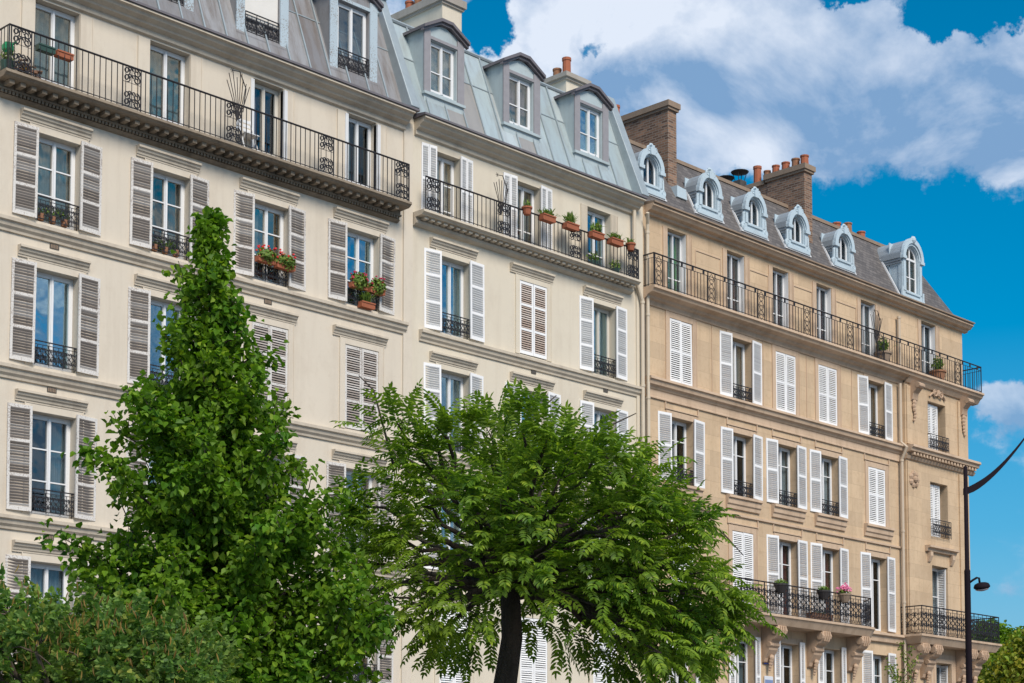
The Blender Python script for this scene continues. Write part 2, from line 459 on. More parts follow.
def motif(b, x0, x1, z0, z1, r=.007):
    """one cell of scrolled ironwork"""
    w = x1-x0; h = z1-z0; xc = (x0+x1)/2
    for s in (-1, 1):
        q = s*w*.25
        b.tube(scroll(xc+q, z0+h*.76, min(w*.24, h*.2), 1.3, pi/2, -s), r, 4)
        b.tube(scroll(xc+q, z0+h*.24, min(w*.24, h*.2), 1.3, -pi/2, s), r, 4)
        b.tube([(xc+q*.2, 0, z0+h*.5), (xc+q*1.4, 0, z0+h*.4), (xc+q*1.85, 0, z0+h*.28)], r, 4)
        b.tube([(xc+q*.2, 0, z0+h*.5), (xc+q*1.4, 0, z0+h*.6), (xc+q*1.85, 0, z0+h*.72)], r, 4)
    b.tube([(xc, 0, z0), (xc, 0, z1)], r*.9, 4)
    b.blob((xc, 0, z0+h*.5), .022, (1, .6, 1.4), 5)

def guard_mesh(w, h, mat, cells=4):
    """window guard rail, origin middle bottom"""
    def mk():
        b = MB()
        b.tube([(-w/2, .12, h), (-w/2, 0, h), (w/2, 0, h), (w/2, .12, h)], .016, 4)
        b.tube([(-w/2, 0, h-.07), (w/2, 0, h-.07)], .008, 4)
        b.tube([(-w/2, 0, .04), (w/2, 0, .04)], .010, 4)
        for x in (-w/2, -w/6, w/6, w/2): b.tube([(x, 0, 0), (x, 0, h)], .009, 4)
        b.tube([(w/2, .1, 0), (w/2, .1, h)], .009, 4)
        for i in range(cells*2): motif(b, -w/2+w*i/(cells*2), -w/2+w*(i+1)/(cells*2), .04, h-.07, .0085)
        return b.mesh('window_guard', mat)
    return cached(('gu', round(w, 3), round(h, 3), mat.name), mk)

def scroll_panel_mesh(w, h, mat):
    """narrow balcony panel: scrolls top and bottom, plain rods between"""
    def mk():
        b = MB()
        for x in (-w/2, w/2): b.tube([(x, 0, 0), (x, 0, h)], .014, 4)
        b.tube([(-w/2, 0, .05), (w/2, 0, .05)], .009, 4)
        for i in range(3):
            x = -w/2+w*(i+.5)/3
            b.tube([(x, 0, .05), (x, 0, h)], .008, 4)
        for zb, zt in ((.05, h*.42), (h*.62, h-.02)):
            for s in (-1, 1):
                hh = zt-zb
                for k in range(2):
                    zc = zb+hh*(.27+.46*k)
                    b.tube(scroll(s*w*.27, zc, w*.2, 1.3, pi/2*s, -s), .015, 4)
                    b.tube(scroll(s*w*.10, zc+hh*.16, w*.12, 1.2, -pi/2, s), .014, 4)
            b.blob((0, 0, (zb+zt)/2), .028, (1, .6, 1.3), 5)
            b.tube([(-w/2, 0, zb), (w/2, 0, zb)], .006, 4)
        return b.mesh('scroll_panel', mat)
    return cached(('sp', round(w, 3), round(h, 3), mat.name), mk)

def lyre_panel_mesh(w, h, mat):
    """narrow panel of the tan block: tall interlaced ovals"""
    def mk():
        b = MB()
        for x in (-w/2, w/2): b.tube([(x, 0, 0), (x, 0, h)], .016, 4)
        for k in range(3):
            zc = h*(.2+.29*k)
            for s in (-1, 1):
                b.tube([(s*w*.34*sin(pi*t/8)*(1 if k % 2 else -1), 0, zc-h*.17+h*.34*t/8) for t in range(9)], .008, 4)
                b.tube(scroll(s*w*.22, zc, w*.17, 1.2, pi/2, -s), .008, 4)
            b.blob((0, 0, zc), .02, (1, .6, 1.2), 5)
        return b.mesh('scroll_panel', mat)
    return cached(('lp', round(w, 3), round(h, 3), mat.name), mk)

def wall_mesh(b, x0, x1, z0, z1, holes, y=0, reveal=.3):
    """front sheet with rectangular holes, plus reveals going back"""
    xs = sorted({x0, x1, *[h[0] for h in holes], *[h[1] for h in holes]})
    zs = sorted({z0, z1, *[h[2] for h in holes], *[h[3] for h in holes]})
    idx = {}
    def V(x, z):
        k = (round(x, 4), round(z, 4))
        if k not in idx: idx[k] = len(b.v); b.v.append((x, y, z))
        return idx[k]
    for i in range(len(xs)-1):
        for j in range(len(zs)-1):
            cx, cz = (xs[i]+xs[i+1])/2, (zs[j]+zs[j+1])/2
            if any(h[0] < cx < h[1] and h[2] < cz < h[3] for h in holes): continue
            b.f.append((V(xs[i], zs[j]), V(xs[i+1], zs[j]), V(xs[i+1], zs[j+1]), V(xs[i], zs[j+1]))); b.mi.append(b.cur)
    for hx0, hx1, hz0, hz1 in [h[:4] for h in holes]:
        r = y+reveal
        b.face([(hx0, y, hz0), (hx0, r, hz0), (hx0, r, hz1), (hx0, y, hz1)])
        b.face([(hx1, y, hz0), (hx1, y, hz1), (hx1, r, hz1), (hx1, r, hz0)])
        b.face([(hx0, y, hz1), (hx0, r, hz1), (hx1, r, hz1), (hx1, y, hz1)])
        b.face([(hx0, y, hz0), (hx1, y, hz0), (hx1, r, hz0), (hx0, r, hz0)])

def window(B, X, x0, x1, z0, z1, rec, bars, fmat, glass, curtain=None, cside=0, cfull=False, solid=0, slim=False):
    w, h = x1-x0-.006, z1-z0-.006
    o = link('window', frame_mesh(w, h, bars, fmat, solid=solid, **(dict(leaf=.03, mid=.045, border=.035) if slim else {})), B, ((x0+x1)/2-X, rec, z0+.003))
    link('pane', pane_mesh(w, h, glass), o, (0, .022, 0))
    if curtain: link('curtain', curtain_mesh(w, h, curtain, cside, cfull), o)
    return o

def shutters(B, X, x0, x1, z0, z1, state, mats, rails, lw=None, stiles=1, y=-.085, jit=2.5, single=None):
    w = (lw or (x1-x0)/2+(.022 if state == 'open' else -.006)); h = z1-z0+(.05 if state == 'open' else 0)
    for sgn, hx in ((1, x0), (-1, x1)):
        if single and single != sgn: continue
        me = shutter_mesh(w, h, rails, mats, sgn, stiles)
        a = 0
        yy = .03
        if state == 'open':
            a = sgn*radians(173.5+random.uniform(-jit, jit)); yy = y
        elif isinstance(state, (int, float)):
            a = sgn*radians(state+random.uniform(-3, 3)); yy = y+.04
        else:
            a = -sgn*radians(random.uniform(0, 1.0))
        so_ = link('shutter', me, B, (hx+(.003 if sgn > 0 else -.003)-X-(.02 if state == 'open' else 0), yy, z0+random.uniform(0, .012)), a)
        so_.rotation_euler.y = random.gauss(0, .006)

def course(B, X, name, prof, x0, x1, mat, extra=None):
    b = MB(); b.prism(prof, x0-X, x1-X)
    if extra: extra(b)
    return part(name, b, mat, B)

PROF_STRING = lambda z, d: [(.02, z), (-d, z-.02), (-d, z-.09), (-d*.72, z-.11), (-d*.6, z-.19), (-d*.3, z-.24), (-d*.25, z-.29), (.02, z-.30)]
PROF_LINTEL = [(.02, .30), (-.14, .285), (-.145, .225), (-.11, .205), (-.095, .15), (-.06, .115), (-.05, .06), (-.03, .04), (-.03, 0), (.02, 0)]

def lintel(B, X, x0, x1, z, mat, h=.30):
    def mk():
        b = MB(); w = x1-x0
        b.prism([(y, zz*h/.30) for y, zz in PROF_LINTEL], -w/2, w/2)
        return b.mesh('window_cornice', mat)
    link('window_cornice', cached(('li', round(x1-x0, 2), mat.name, h), mk), B, ((x0+x1)/2-X, 0, z))

def surround(B, X, x0, x1, z0, z1, mat, wd=.17, t=.028, top=True):
    def mk(sides):
        b = MB(); w = x1-x0; h = z1-z0
        for sx in sides:
            for a, c, tt in ((w/2+.01, w/2+wd, t), (w/2+wd, w/2+wd+.02, t+.012)):
                xa, xb = sorted((sx*a, sx*c)); b.box(xa, xb, -tt, .01, 0, h+(wd if top else 0))
        if top: b.box(-w/2-.01, w/2+.01, -t, .01, h+.01, h+wd)
        return b.mesh('window_surround' if top else 'window_jamb', mat)
    for sides in (((-1, 1),) if top else ((-1,), (1,))):
        link('window_surround' if top else 'window_jamb', cached(('su', round(x1-x0, 2), round(z1-z0, 2), mat.name, wd, sides), lambda: mk(sides)), B, ((x0+x1)/2-X, 0, z0))

def bar_railing(B, X, x0, x1, q, z0, zt, mat, panels, pitch, pw, left_return=True, right_return=True, second=False, lyre=False, y_in=0.):
    """iron balcony railing: handrail, bars, and scroll panels as sub-parts"""
    b = MB(); h = zt-z0
    path = ([(x0, y_in, zt)] if left_return else [])+[(x0, -q, zt), (x1, -q, zt)]+([(x1, y_in, zt)] if right_return else [])
    S = lambda p: (p[0]-X, p[1], p[2])
    b.tube([S(p) for p in path], .022, 6)
    lo = [(p[0], p[1], z0+.06) for p in path]; b.tube([S(p) for p in lo], .011, 4)
    if second:
        b.tube([S((p[0], p[1], zt-.13)) for p in path], .010, 4)
    spans = sorted([(p-pw/2, p+pw/2) for p in panels])
    n = int((x1-x0)/pitch)
    top = zt-.13 if second else zt
    for i in range(n+1):
        x = x0+(x1-x0)*i/n
        if any(a < x < c for a, c in spans): continue
        b.tube([S((x, -q, z0)), S((x, -q, top))], .0105, 4)
    if second:
        m = int((x1-x0)/.5)
        for i in range(m):
            x = x0+(x1-x0)*(i+.5)/m
            if any(a-.03 < x < c+.03 for a, c in spans): continue
            b.box(x-X-.035, x-X+.035, -q-.012, -q+.012, zt-.115, zt-.025)
    for xr, on in ((x0, left_return), (x1, right_return)):
        if on:
            k = max(2, int((q+y_in)/pitch)+1)
            for i in range(k):
                y = -q+(q+y_in)*(i+.5)/k; b.tube([S((xr, y, z0)), S((xr, y, top))], .0085, 4)
            b.tube([S((xr, -q, z0)), S((xr, -q, zt))], .016, 4)
    o = part('balcony_railing', b, mat, B)
    for p in panels:
        me = lyre_panel_mesh(pw, h, mat) if lyre else scroll_panel_mesh(pw, h, mat)
        link('scroll_panel', me, o, (p-X, -q, z0))
    return o

def spikes(B, X, x, q, z, mat, n=8, s=1):
    b = MB()
    for i in range(n):
        a = radians(-42+84*i/(n-1)); L = random.uniform(.75, 1.0)*s
        y = -q-.02+.02*random.random()
        p0 = (x-X+.03*sin(a)*0, y, z-.35*s); p1 = (x-X+sin(a)*L*.55, y-.05*cos(a), z+cos(a)*L*.8)
        b.tube([p0, ((p0[0]+p1[0])/2+.03, y-.02, (p0[2]+p1[2])/2), p1], .009, 4)
    b.tube([(x-X+.16, -q-.02, z-.1), (x-X+.22, -q-.05, z+.45*s), (x-X+.02, -q-.08, z+.78*s), (x-X-.2, -q-.1, z+.74*s)], .012, 4)
    for i in range(6):
        a = 2*pi*i/6; b.tube([(x-X-.2, -q-.1, z+.74*s), (x-X-.2+.06*cos(a), -q-.1, z+.74*s+.06*sin(a))], .006, 4)
    return part('divider_spikes', b, mat, B)

def pot_mesh(r, h, mat):
    def mk():
        b = MB(); b.lathe([(r*.68, 0), (r*.92, h*.82), (r*1.05, h*.82), (r*1.05, h), (r*.88, h), (r*.86, h*.9), (.001, h*.88)], n=10)
        return b.mesh('pot', mat, False)
    return cached(('pot', r, h, mat.name), mk)

def chimney_pot(parent, x, y, z, h=.5, r=.12, mat='terra', n=10):
    def mk():
        b = MB(); b.lathe([(r*1.06, 0), (r*1.06, .05), (r, .06), (r*.94, h*.85), (r*1.08, h*.87), (r*1.08, h), (r*.8, h), (r*.78, h*.5)], n=n)
        return b.mesh('chimney_pot', M[mat])
    link('chimney_pot', cached(('cp', h, r, mat), mk), parent, (x, y, z))

def shell(b, x0, x1, depth, zt, X, left=True, right=True):
    """side and rear walls closing the block"""
    b.face([(x1-X, depth, 0), (x0-X, depth, 0), (x0-X, depth, zt), (x1-X, depth, zt)])
    if left: b.face([(x0-X, 0, 0), (x0-X, 0, zt), (x0-X, depth, zt), (x0-X, depth, 0)])
    if right: b.face([(x1-X, 0, 0), (x1-X, depth, 0), (x1-X, depth, zt), (x1-X, 0, zt)])

def interior(B, X, x0, x1, floors, depth=2.6):
    b = MB()
    b.box(x0-X+.05, x1-X-.05, depth, depth+.1, .1, 19.1)
    for z in floors: b.box(x0-X+.05, x1-X-.05, .32, depth, z-.22, z-.08)
    n = int((x1-x0)/2.8)
    for i in range(1, n): 
        x = x0+(x1-x0)*i/n-X; b.box(x-.06, x+.06, .32, depth, .2, 19.0)
    return part('interior', b, M['dark'], B)

GUARD_H = .50
def std_window(B, X, x0, x1, z0, z1, rec, state, smats, rails, fmat, glass, bars=(.37, .7), guard=True, curtain=None, cside=0, cfull=False, jit=2.5, gh=GUARD_H, solid=0, gy=-.035):
    window(B, X, x0, x1, z0, z1, rec, bars, fmat, glass, curtain, cside, cfull, solid)
    if state: shutters(B, X, x0, x1, z0+.02, z1-.01 if state == 'closed' else z1+.03, state, smats, rails, jit=jit)
    if guard: link('window_guard', guard_mesh(x1-x0-.04, gh, M['iron'],), B, ((x0+x1)/2-X, gy, z0+.02))

# ================================================================== BUILDING A
XA0, XA1 = 11.6, 29.55
XA = (XA0+XA1)/2
A = root('apartment_building', (XA, D, 0), 'cream building at far left with weathered shutters and grey zinc roof', 'building', 'apartment buildings in the terrace')
colsA = [(19.03, 20.06), (21.84, 22.86), (24.62, 25.66), (27.41, 28.46), (16.24, 17.26), (13.44, 14.46)]
rowsA = {4: (13.90, 15.76), 3: (10.86, 12.9), 2: (7.78, 9.9), 1: (4.72, 6.8)}
holesA = []
for x0, x1 in colsA:
    for r, (z0, z1) in rowsA.items(): holesA.append((x0, x1, z0, z1))
topA = [(18.93, 19.99), (21.76, 22.82), (24.58, 25.46), (27.42, 28.36), (16.2, 17.2), (13.4, 14.4)]
for x0, x1 in topA: holesA.append((x0, x1, 16.66, 18.61))
b = MB(); wall_mesh(b, XA0-XA, XA1-XA, 0, 19.1, [(h[0]-XA, h[1]-XA, h[2], h[3]) for h in holesA])
shell(b, XA0, XA1, 12, 19.1, XA)
part('wall', b, M['plA'], A)
interior(A, XA, XA0, XA1, (4.6, 7.68, 10.77, 13.8, 16.6, 19.2))
shA = (M['shA'], M['shAs'])
stA = {(4, 0): 'open', (4, 1): 'open', (4, 2): 'open', (4, 3): 'open', (3, 0): 'open', (3, 1): 'open', (3, 2): 'closed', (3, 3): 'closed',
       (2, 0): 'open', (2, 1): 'open', (2, 2): 'open', (2, 3): 'open', (1, 0): 'open', (1, 1): 'closed', (1, 2): 'closed', (1, 3): 'open',
       **{(r, c): 'open' if (r+c) % 3 else 'closed' for r in (1, 2, 3, 4) for c in (4, 5)}}
for (r, c), s in stA.items():
    x0, x1 = colsA[c]; z0, z1 = rowsA[r]
    gl = M['glass'] if (r, c) not in ((3, 1), (3, 0), (4, 3)) else M['glass2']
    cur = {(3, 0): (M['curtb'], 1, False), (2, 1): (M['curt'], 0, False), (2, 3): (M['curt'], 1, False), (4, 3): (M['curtb'], -1, False), (4, 0): (M['curtb'], 0, True), (4, 1): (M['curtb'], 0, False), (4, 2): (M['curt'], -1, False), (2, 0): (M['curtb'], 1, False), (1, 0): (M['curtb'], 0, True)}.get((r, c), (None, 0, False))
    if (r, c) in ((2, 0), (1, 0)): gl = M['glassd']
    std_window(A, XA, x0, x1, z0, z1, .19, s, shA, (.335, .66), M['fr'], gl, bars=(.34, .67) if (r, c) != (3, 0) and (r, c) != (3, 1) else (), curtain=cur[0], cside=cur[1], cfull=cur[2], guard=(s == 'open'))
    surround(A, XA, x0, x1, z0, z1, M['plA'], .16, .02, top=True)
    lintel(A, XA, x0-.40, x1+.22, z1+.16, M['trimA'], .235)
for i, (x0, x1) in enumerate(topA):
    window(A, XA, x0, x1, 16.68, 18.6, .19, (.16,), M['fr'] if i != 2 else M['frW'], M['glass'] if i < 2 else M['glassd'],
           M['curtb'] if i < 2 else M['curtp'] if i == 2 else M['curt'], -1 if i >= 2 else 0, i < 2, solid=.0)
    surround(A, XA, x0, x1, 16.66, 18.6, M['plA'], .30, .025, top=False)
    if i >= 2:
        for s, hx in ((-1, x0), (1, x1)):
            b = MB()
            for k in range(3): b.box(-.045+.032*k, -.018+.032*k, -.03, .12, 0, 1.86)
            part('folded_shutter', b, M['fr'], A, (hx-XA+s*.045, -.03, 16.7))
for z in (13.8, 10.77, 7.69, 4.6):
    course(A, XA, 'string_course', PROF_STRING(z, .17), XA0, 29.32, M['trimA'])
for z in (13.5, 10.47, 7.39):
    for x0, x1 in colsA:
        if (18 < x0 < 20 or (24 < x0 < 25 and z > 12)):
            b = MB(); b.box(-.11, .11, -.012, .03, -.05, .05); b.cur = 1
            for k in range(5): b.box(-.09+.037*k, -.07+.037*k, -.02, -.01, -.04, .04)
            part('air_vent', b, [M['dark'], M['cementd']], A, (x0+.45-XA, -.002, z-.06))
# balcony cornice
qA = .5; XBA0 = 18.0; XBA1 = 29.0
def dent(b):
    x = XBA0+.15
    while x < XBA1-.1:
        b.box(x-XA, x+.11-XA, -.40, -.13, 16.44, 16.525); x += .25
    x = XBA0+.1
    while x < XBA1-.08:
        b.box(x-XA, x+.05-XA, -.165, -.08, 16.325, 16.385); x += .085
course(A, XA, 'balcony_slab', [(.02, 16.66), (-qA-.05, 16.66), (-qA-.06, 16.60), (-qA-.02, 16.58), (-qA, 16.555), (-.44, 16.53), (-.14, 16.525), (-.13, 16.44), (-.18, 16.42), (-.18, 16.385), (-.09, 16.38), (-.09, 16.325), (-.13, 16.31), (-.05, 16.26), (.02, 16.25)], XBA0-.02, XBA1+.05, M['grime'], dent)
bar_railing(A, XA, XBA0+.06, XBA1, qA, 16.66, 17.6, M['iron'], [18.34, 20.98, 23.66, 26.36, 28.76], .142, .46, y_in=.0)
spikes(A, XA, 23.75, qA, 17.55, M['iron2'])
# cornice, gutter
CORN = lambda z: [(.02, z), (-.42, z), (-.43, z-.05), (-.36, z-.07), (-.33, z-.13), (-.22, z-.19), (-.2, z-.23), (-.08, z-.28), (-.07, z-.38), (-.03, z-.40), (.02, z-.42)]
course(A, XA, 'eaves_cornice', CORN(19.06), XA0, 29.28, M['trimA'])
course(A, XA, 'gutter', [(.06, 19.20), (-.40, 19.13), (-.46, 19.12), (-.46, 19.07), (.06, 19.064)], XA0, 29.4, M['zincP'])
b = MB(); b.box(29.25-XA, 29.548-XA, -.045, .02, 0, 18.9); part('pilaster', b, M['plA'], A)

def zinc_roof(B, X, x0, x1, mat, seam_mat, pitch, dorm, y0=.02, z0=19.17, y1=1.05, z1=22.0, depth=12):
    """steep standing seam slope + shallow upper roof"""
    b = MB(); n = int(round((x1-x0)/pitch))
    for i in range(n):
        xa, xb = x0+(x1-x0)*i/n, x0+(x1-x0)*(i+1)/n
        for (ta, tb) in ((0, .62), (.62, 1)):
            P = lambda x, t, o=0: (x-X, y0+(y1-y0)*t-o, z0+(z1-z0)*t)
            o = random.uniform(0, .006)
            b.face([P(xa, ta, o), P(xb, ta, o), P(xb, tb, o), P(xa, tb, o)])
    b.face([(x0-X, y1, z1), (x1-X, y1, z1), (x1-X, 6, z1+1.35), (x0-X, 6, z1+1.35)])
    b.face([(x0-X, 6, z1+1.35), (x1-X, 6, z1+1.35), (x1-X, depth, z1-.3), (x0-X, depth, z1-.3)])
    b.face([(x0-X, depth, z1-.3), (x1-X, depth, z1-.3), (x1-X, depth, 19), (x0-X, depth, 19)])
    for x in (x0, x1):
        b.face([(x-X, y0, z0), (x-X, y1, z1), (x-X, 6, z1+1.35), (x-X, depth, z1-.3), (x-X, depth, 19), (x-X, y0, 19)])
    r = part('roof', b, mat, B)
    s = MB()
    for i in range(n+1):
        x = x0+(x1-x0)*i/n
        s.tube([(x-X, y0-.025, z0), (x-X, y1-.025, z1)], .026, 4)
        s.tube([(x-X, y1, z1+.02), (x-X, 6, z1+1.37)], .022, 4)
    t = .62
    s.box(x0-X, x1-X, y0+(y1-y0)*t-.022, y0+(y1-y0)*t+.03, z0+(z1-z0)*t-.01, z0+(z1-z0)*t+.015)
    s.tube([(x0-X, y1-.02, z1+.01), (x1-X, y1-.02, z1+.01)], .05, 6)
    part('roof_seams', s, seam_mat, r)
    return r
zinc_roof(A, XA, XA0, 29.42, M['zincA'], M['zincT'], .62, None)

def gable_dormer(B, X, xc, w, zb, zs, zt, za, mats, opening, pitch_roof=True, guard=False, blind=None, glass='glass', y=.26, curtain=None):
    """box dormer, front at y; zb base, zs sill, zt eaves, za apex"""
    body, jamb, fascia = mats
    h0, h1, o0, o1 = xc-w/2, xc+w/2, opening[0], opening[1]
    oz1 = zt-.24
    b = MB()
    wall_mesh(b, h0-X, h1-X, zb, zt, [(o0-X, o1-X, zs, oz1)], y, .16)
    b.face([(h0-X, y, zt), (h1-X, y, zt), (xc-X, y, za-.07)])
    yb = y+1.9
    for x in (h0, h1): b.face([(x-X, y, zb), (x-X, yb, zb), (x-X, yb, zt), (x-X, y, zt)])
    b.box(o0-X-.05, o1-X+.05, y+.8, y+.83, zs-.1, oz1+.1)
    d = part('dormer', b, body, B)
    # jamb and head trim standing proud
    t = MB()
    for xa, xb in ((h0-.01, o0-.02), (o1+.02, h1+.01)): t.box(xa-X, xb-X, y-.035, y+.001, zs-.12, zt)
    t.box(o0-X-.02, o1-X+.02, y-.03, y+.001, oz1+.01, oz1+.09)
    part('dormer_trim', t, jamb, d)
    s = MB(); s.box(h0-X-.03, h1-X+.03, y-.07, y+.02, zs-.13, zs-.06); part('sill', s, body, d)
    r = MB(); ov = .11; th = .10
    prof = [(h0-ov-X, zt-.05), (xc-X-.18, za-.03), (xc-X+.18, za-.03), (h1+ov-X, zt-.05), (h1+ov-X, zt+.03), (xc-X+.2, za+.05), (xc-X-.2, za+.05), (h0-ov-X, zt+.03)]
    r.prism(prof, y-.16, yb+.6, 'y')
    r.prism([(p[0]*1+ (0), p[1]-.07 if p[1] < 99 else 0) for p in prof[:4]]+[(p[0], p[1]-.07) for p in prof[4:]], y-.10, y-.001, 'y')
    part('dormer_roof', r, fascia, d)
    ww, hh = o1-o0-.008, oz1-zs-.008
    link('window', frame_mesh(ww, hh, (.42,) if not guard else (), M['fr']), d, ((o0+o1)/2-X, y+.10, zs+.004))
    link('pane', pane_mesh(ww, hh, M[glass]), d, ((o0+o1)/2-X, y+.122, zs+.004))
    if curtain: link('curtain', curtain_mesh(ww, hh, M[curtain], 0, True), d, ((o0+o1)/2-X, y+.12, zs))
    if blind:
        k = MB(); k.box(o0-X+.01, o1-X-.01, y+.035, y+.05, zs+.42, oz1-.01); k.box(o0-X, o1-X, y+.02, y+.07, zs+.40, zs+.44)
        part('blind', k, blind, d)
    if guard: link('window_guard', guard_mesh(o1-o0-.02, .5, M['iron']), d, ((o0+o1)/2-X, y-.02, zs+.02))
    # zinc skirt below the sill, panel by panel
    k = MB()
    for i in range(2):
        xa = h0+(h1-h0)*i/2; k.face([(xa-X, y-.012, zb-.25), (xa+w/2-X, y-.012, zb-.25), (xa+w/2-X, y-.012, zs-.13), (xa-X, y-.012, zs-.13)])
    part('apron', k, body, d)
    return d
blindm = m_simple('off_white_blind', (.66, .64, .6, 1), .8, .08, 3)
for xc, bl, cu in ((22.3, None, 'curtb'), (25.02, blindm, None), (27.82, None, None), (19.5, None, 'curtb'), (16.7, None, 'curt'), (13.9, None, None)):
    gable_dormer(A, XA, xc, 1.5, 19.45, 19.74, 21.72, 22.1, (M['zincA'], M['peel'], M['zincP']), (xc-.5, xc+.5), guard=True, blind=bl, glass='glassd' if xc > 27 else 'glass', curtain=cu)
# party wall coping between the two zinc roofs
def coping(B, X, x0, x1, mat, y0=-.12, z0=19.2, y1=1.2, z1=22.45, end=True):
    b = MB(); dx = x1-x0
    n = Vector((0, -(z1-z0), (y1-y0))).normalized()*.16
    P = [(y0, z0), (y1, z1)]
    b.prism([(y0, z0), (y0+n.y, z0+n.z), (y1+n.y, z1+n.z), (y1+.25, z1+.1), (y1+4.5, z1+1.2), (y1+4.5, z1+.9), (y1+.3, z1-.2), (y0+.35, z0)], x0-X, x1-X)
    if end: b.box(x0-X-.03, x1-X+.03, y1-.28, y1+.5, z1+.02, z1+.17)
    return part('party_wall_coping', b, mat, B, bevel=.02)
coping(A, XA, 29.30, 29.58, M['zincT'])
# chimney of A (cream, behind the roof break)
def chimney(B, X, x0, x1, y0, y1, z0, zc, body, cap, pots, capo=.09, caph=.16):
    b = MB(); b.box(x0-X, x1-X, y0, y1, z0, zc-.001)
    c = part('chimney', b, body, B)
    k = MB(); k.box(x0-capo-X, x1+capo-X, y0-capo, y1+capo, zc, zc+caph); k.box(x0-capo*.5-X, x1+capo*.5-X, y0-capo*.5, y1+capo*.5, zc-.07, zc)
    k.prism([(x0-.02-X, zc+caph), (x1+.02-X, zc+caph), ((x0+x1)/2+.08-X, zc+caph+.05), ((x0+x1)/2-.08-X, zc+caph+.05)], y0, y1, 'y')
    part('chimney_cap', k, cap, c)
    for (y, h, r, m) in pots: chimney_pot(c, (x0+x1)/2-X, y, zc+caph+.02, h, r, m)
    return c
chimney(A, XA, 32.0, 32.72, 1.5, 3.5, 20, 23.42, M['plB'], M['cement'], [(3.2, .42, .12, 'terra'), (2.85, .95, .11, 'terrad'), (2.5, .45, .12, 'terrad'), (2.15, .5, .12, 'terra'), (1.8, .5, .12, 'terra')], .1, .2)

# ================================================================== BUILDING B
XB0, XB1 = 29.55, 38.45
XB = (XB0+XB1)/2
Bb = root('apartment_building', (XB, D, 0), 'narrow pale cream building in the middle with white shutters, flower pots along its balcony and pale blue zinc roof', 'building', 'apartment buildings in the terrace')
Bb['label'] = 'narrow pale cream middle building with white shutters and pale blue zinc roof'
colsB = [(30.54, 31.57), (33.43, 34.47), (36.30, 37.28)]
rowsB = {4: (13.80, 15.78), 3: (10.80, 12.86), 2: (7.72, 9.85), 1: (4.7, 6.8)}
topB = [(30.35, 31.22), (33.28, 34.22), (36.12, 37.1)]
holesB = [(x0, x1, z0, z1) for x0, x1 in colsB for z0, z1 in rowsB.values()]+[(x0, x1, 16.66, 18.46) for x0, x1 in topB]
b = MB(); wall_mesh(b, XB0-XB, XB1-XB, 0, 19.1, [(h[0]-XB, h[1]-XB, h[2], h[3]) for h in holesB])
shell(b, XB0, XB1, 12, 19.1, XB)
part('wall', b, M['plB'], Bb)
interior(Bb, XB, XB0, XB1, (4.6, 7.66, 10.72, 13.72, 16.6, 19.2))
shW = (M['shW'], M['shWs'])
shBr = (M['shW'], m_island('brown_shutter_slat', [(0, (.36, .27, .22)), (1, (.54, .47, .42))], .8))
stB = {(4, 0): 'open', (4, 1): 'closed', (4, 2): 'open', (3, 0): 'open', (3, 1): 'open', (3, 2): 'open', (2, 0): 'open', (2, 1): 'open', (2, 2): 'open', (1, 0): 'closed', (1, 1): 'closed', (1, 2): 'closed'}
for (r, c), s in stB.items():
    x0, x1 = colsB[c]; z0, z1 = rowsB[r]
    cur = {(4, 0): (M['curt'], 1, False), (4, 2): (M['curtb'], 1, False), (3, 0): (M['curt'], 1, False)}.get((r, c), (None, 0, False))
    std_window(Bb, XB, x0, x1, z0, z1, .22, s, shBr if (r, c) == (4, 1) else shW, (.34, .68), M['fr'] if r < 4 else M['frW'] if c == 2 else M['fr'], M['glass2'] if c != 1 or r == 3 else M['glass'], bars=(), curtain=cur[0], cside=cur[1], guard=(s == 'open'))
    surround(Bb, XB, x0, x1, z0, z1, M['plB'], .15, .018)
    lintel(Bb, XB, x0-.38, x1+.2, z1+.15, M['trimB'], .24)
for i, (x0, x1) in enumerate(topB):
    window(Bb, XB, x0, x1, 16.68, 18.45, .22, (.2, .6) if i == 0 else (.3,), M['fr'], M['glass2'] if i == 2 else M['glass'], M['curt'] if i == 0 else M['curtb'], 0 if i else -1, i == 0)
    surround(Bb, XB, x0, x1, 16.66, 18.46, M['trimB'], .26, .018, top=False)
    if i < 2: shutters(Bb, XB, x0, x1, 16.72, 18.48, 'open', shW, (.5,), lw=.48, stiles=2, y=-.08, jit=2)
for z in (13.74, 10.72, 7.64, 4.6): course(Bb, XB, 'string_course', PROF_STRING(z, .16), 29.80, 38.28, M['trimB'])
for x, z in ((33.95, 13.40), (36.85, 13.40), (33.95, 10.4)):
    b = MB(); b.box(-.09, .09, -.02, .03, -.045, .045); part('air_vent', b, M['dark'], Bb, (x-XB, -.002, z))
qB = .38; XBB0 = 29.62; XBB1 = 37.85
def dentB(b):
    x = XBB0+.1
    while x < XBB1-.1:
        b.box(x-XB, x+.13-XB, -.30, -.12, 16.47, 16.53); x += .22
course(Bb, XB, 'balcony_slab', [(.02, 16.66), (-qB-.05, 16.66), (-qB-.06, 16.60), (-qB, 16.57), (-qB+.02, 16.54), (-.12, 16.53), (-.12, 16.46), (-.16, 16.44), (-.14, 16.38), (-.06, 16.33), (.02, 16.32)], XBB0-.05, XBB1+.05, M['trimB'], dentB)
bar_railing(Bb, XB, XBB0+.05, XBB1, qB, 16.66, 17.52, M['iron'], [29.92, 32.42, 35.2, 37.58], .15, .5, left_return=False, y_in=0)
spikes(Bb, XB, 32.3, qB, 17.5, M['iron2'], 7, .9)
course(Bb, XB, 'eaves_cornice', CORN(19.06), 29.62, 38.15, M['trimB'])
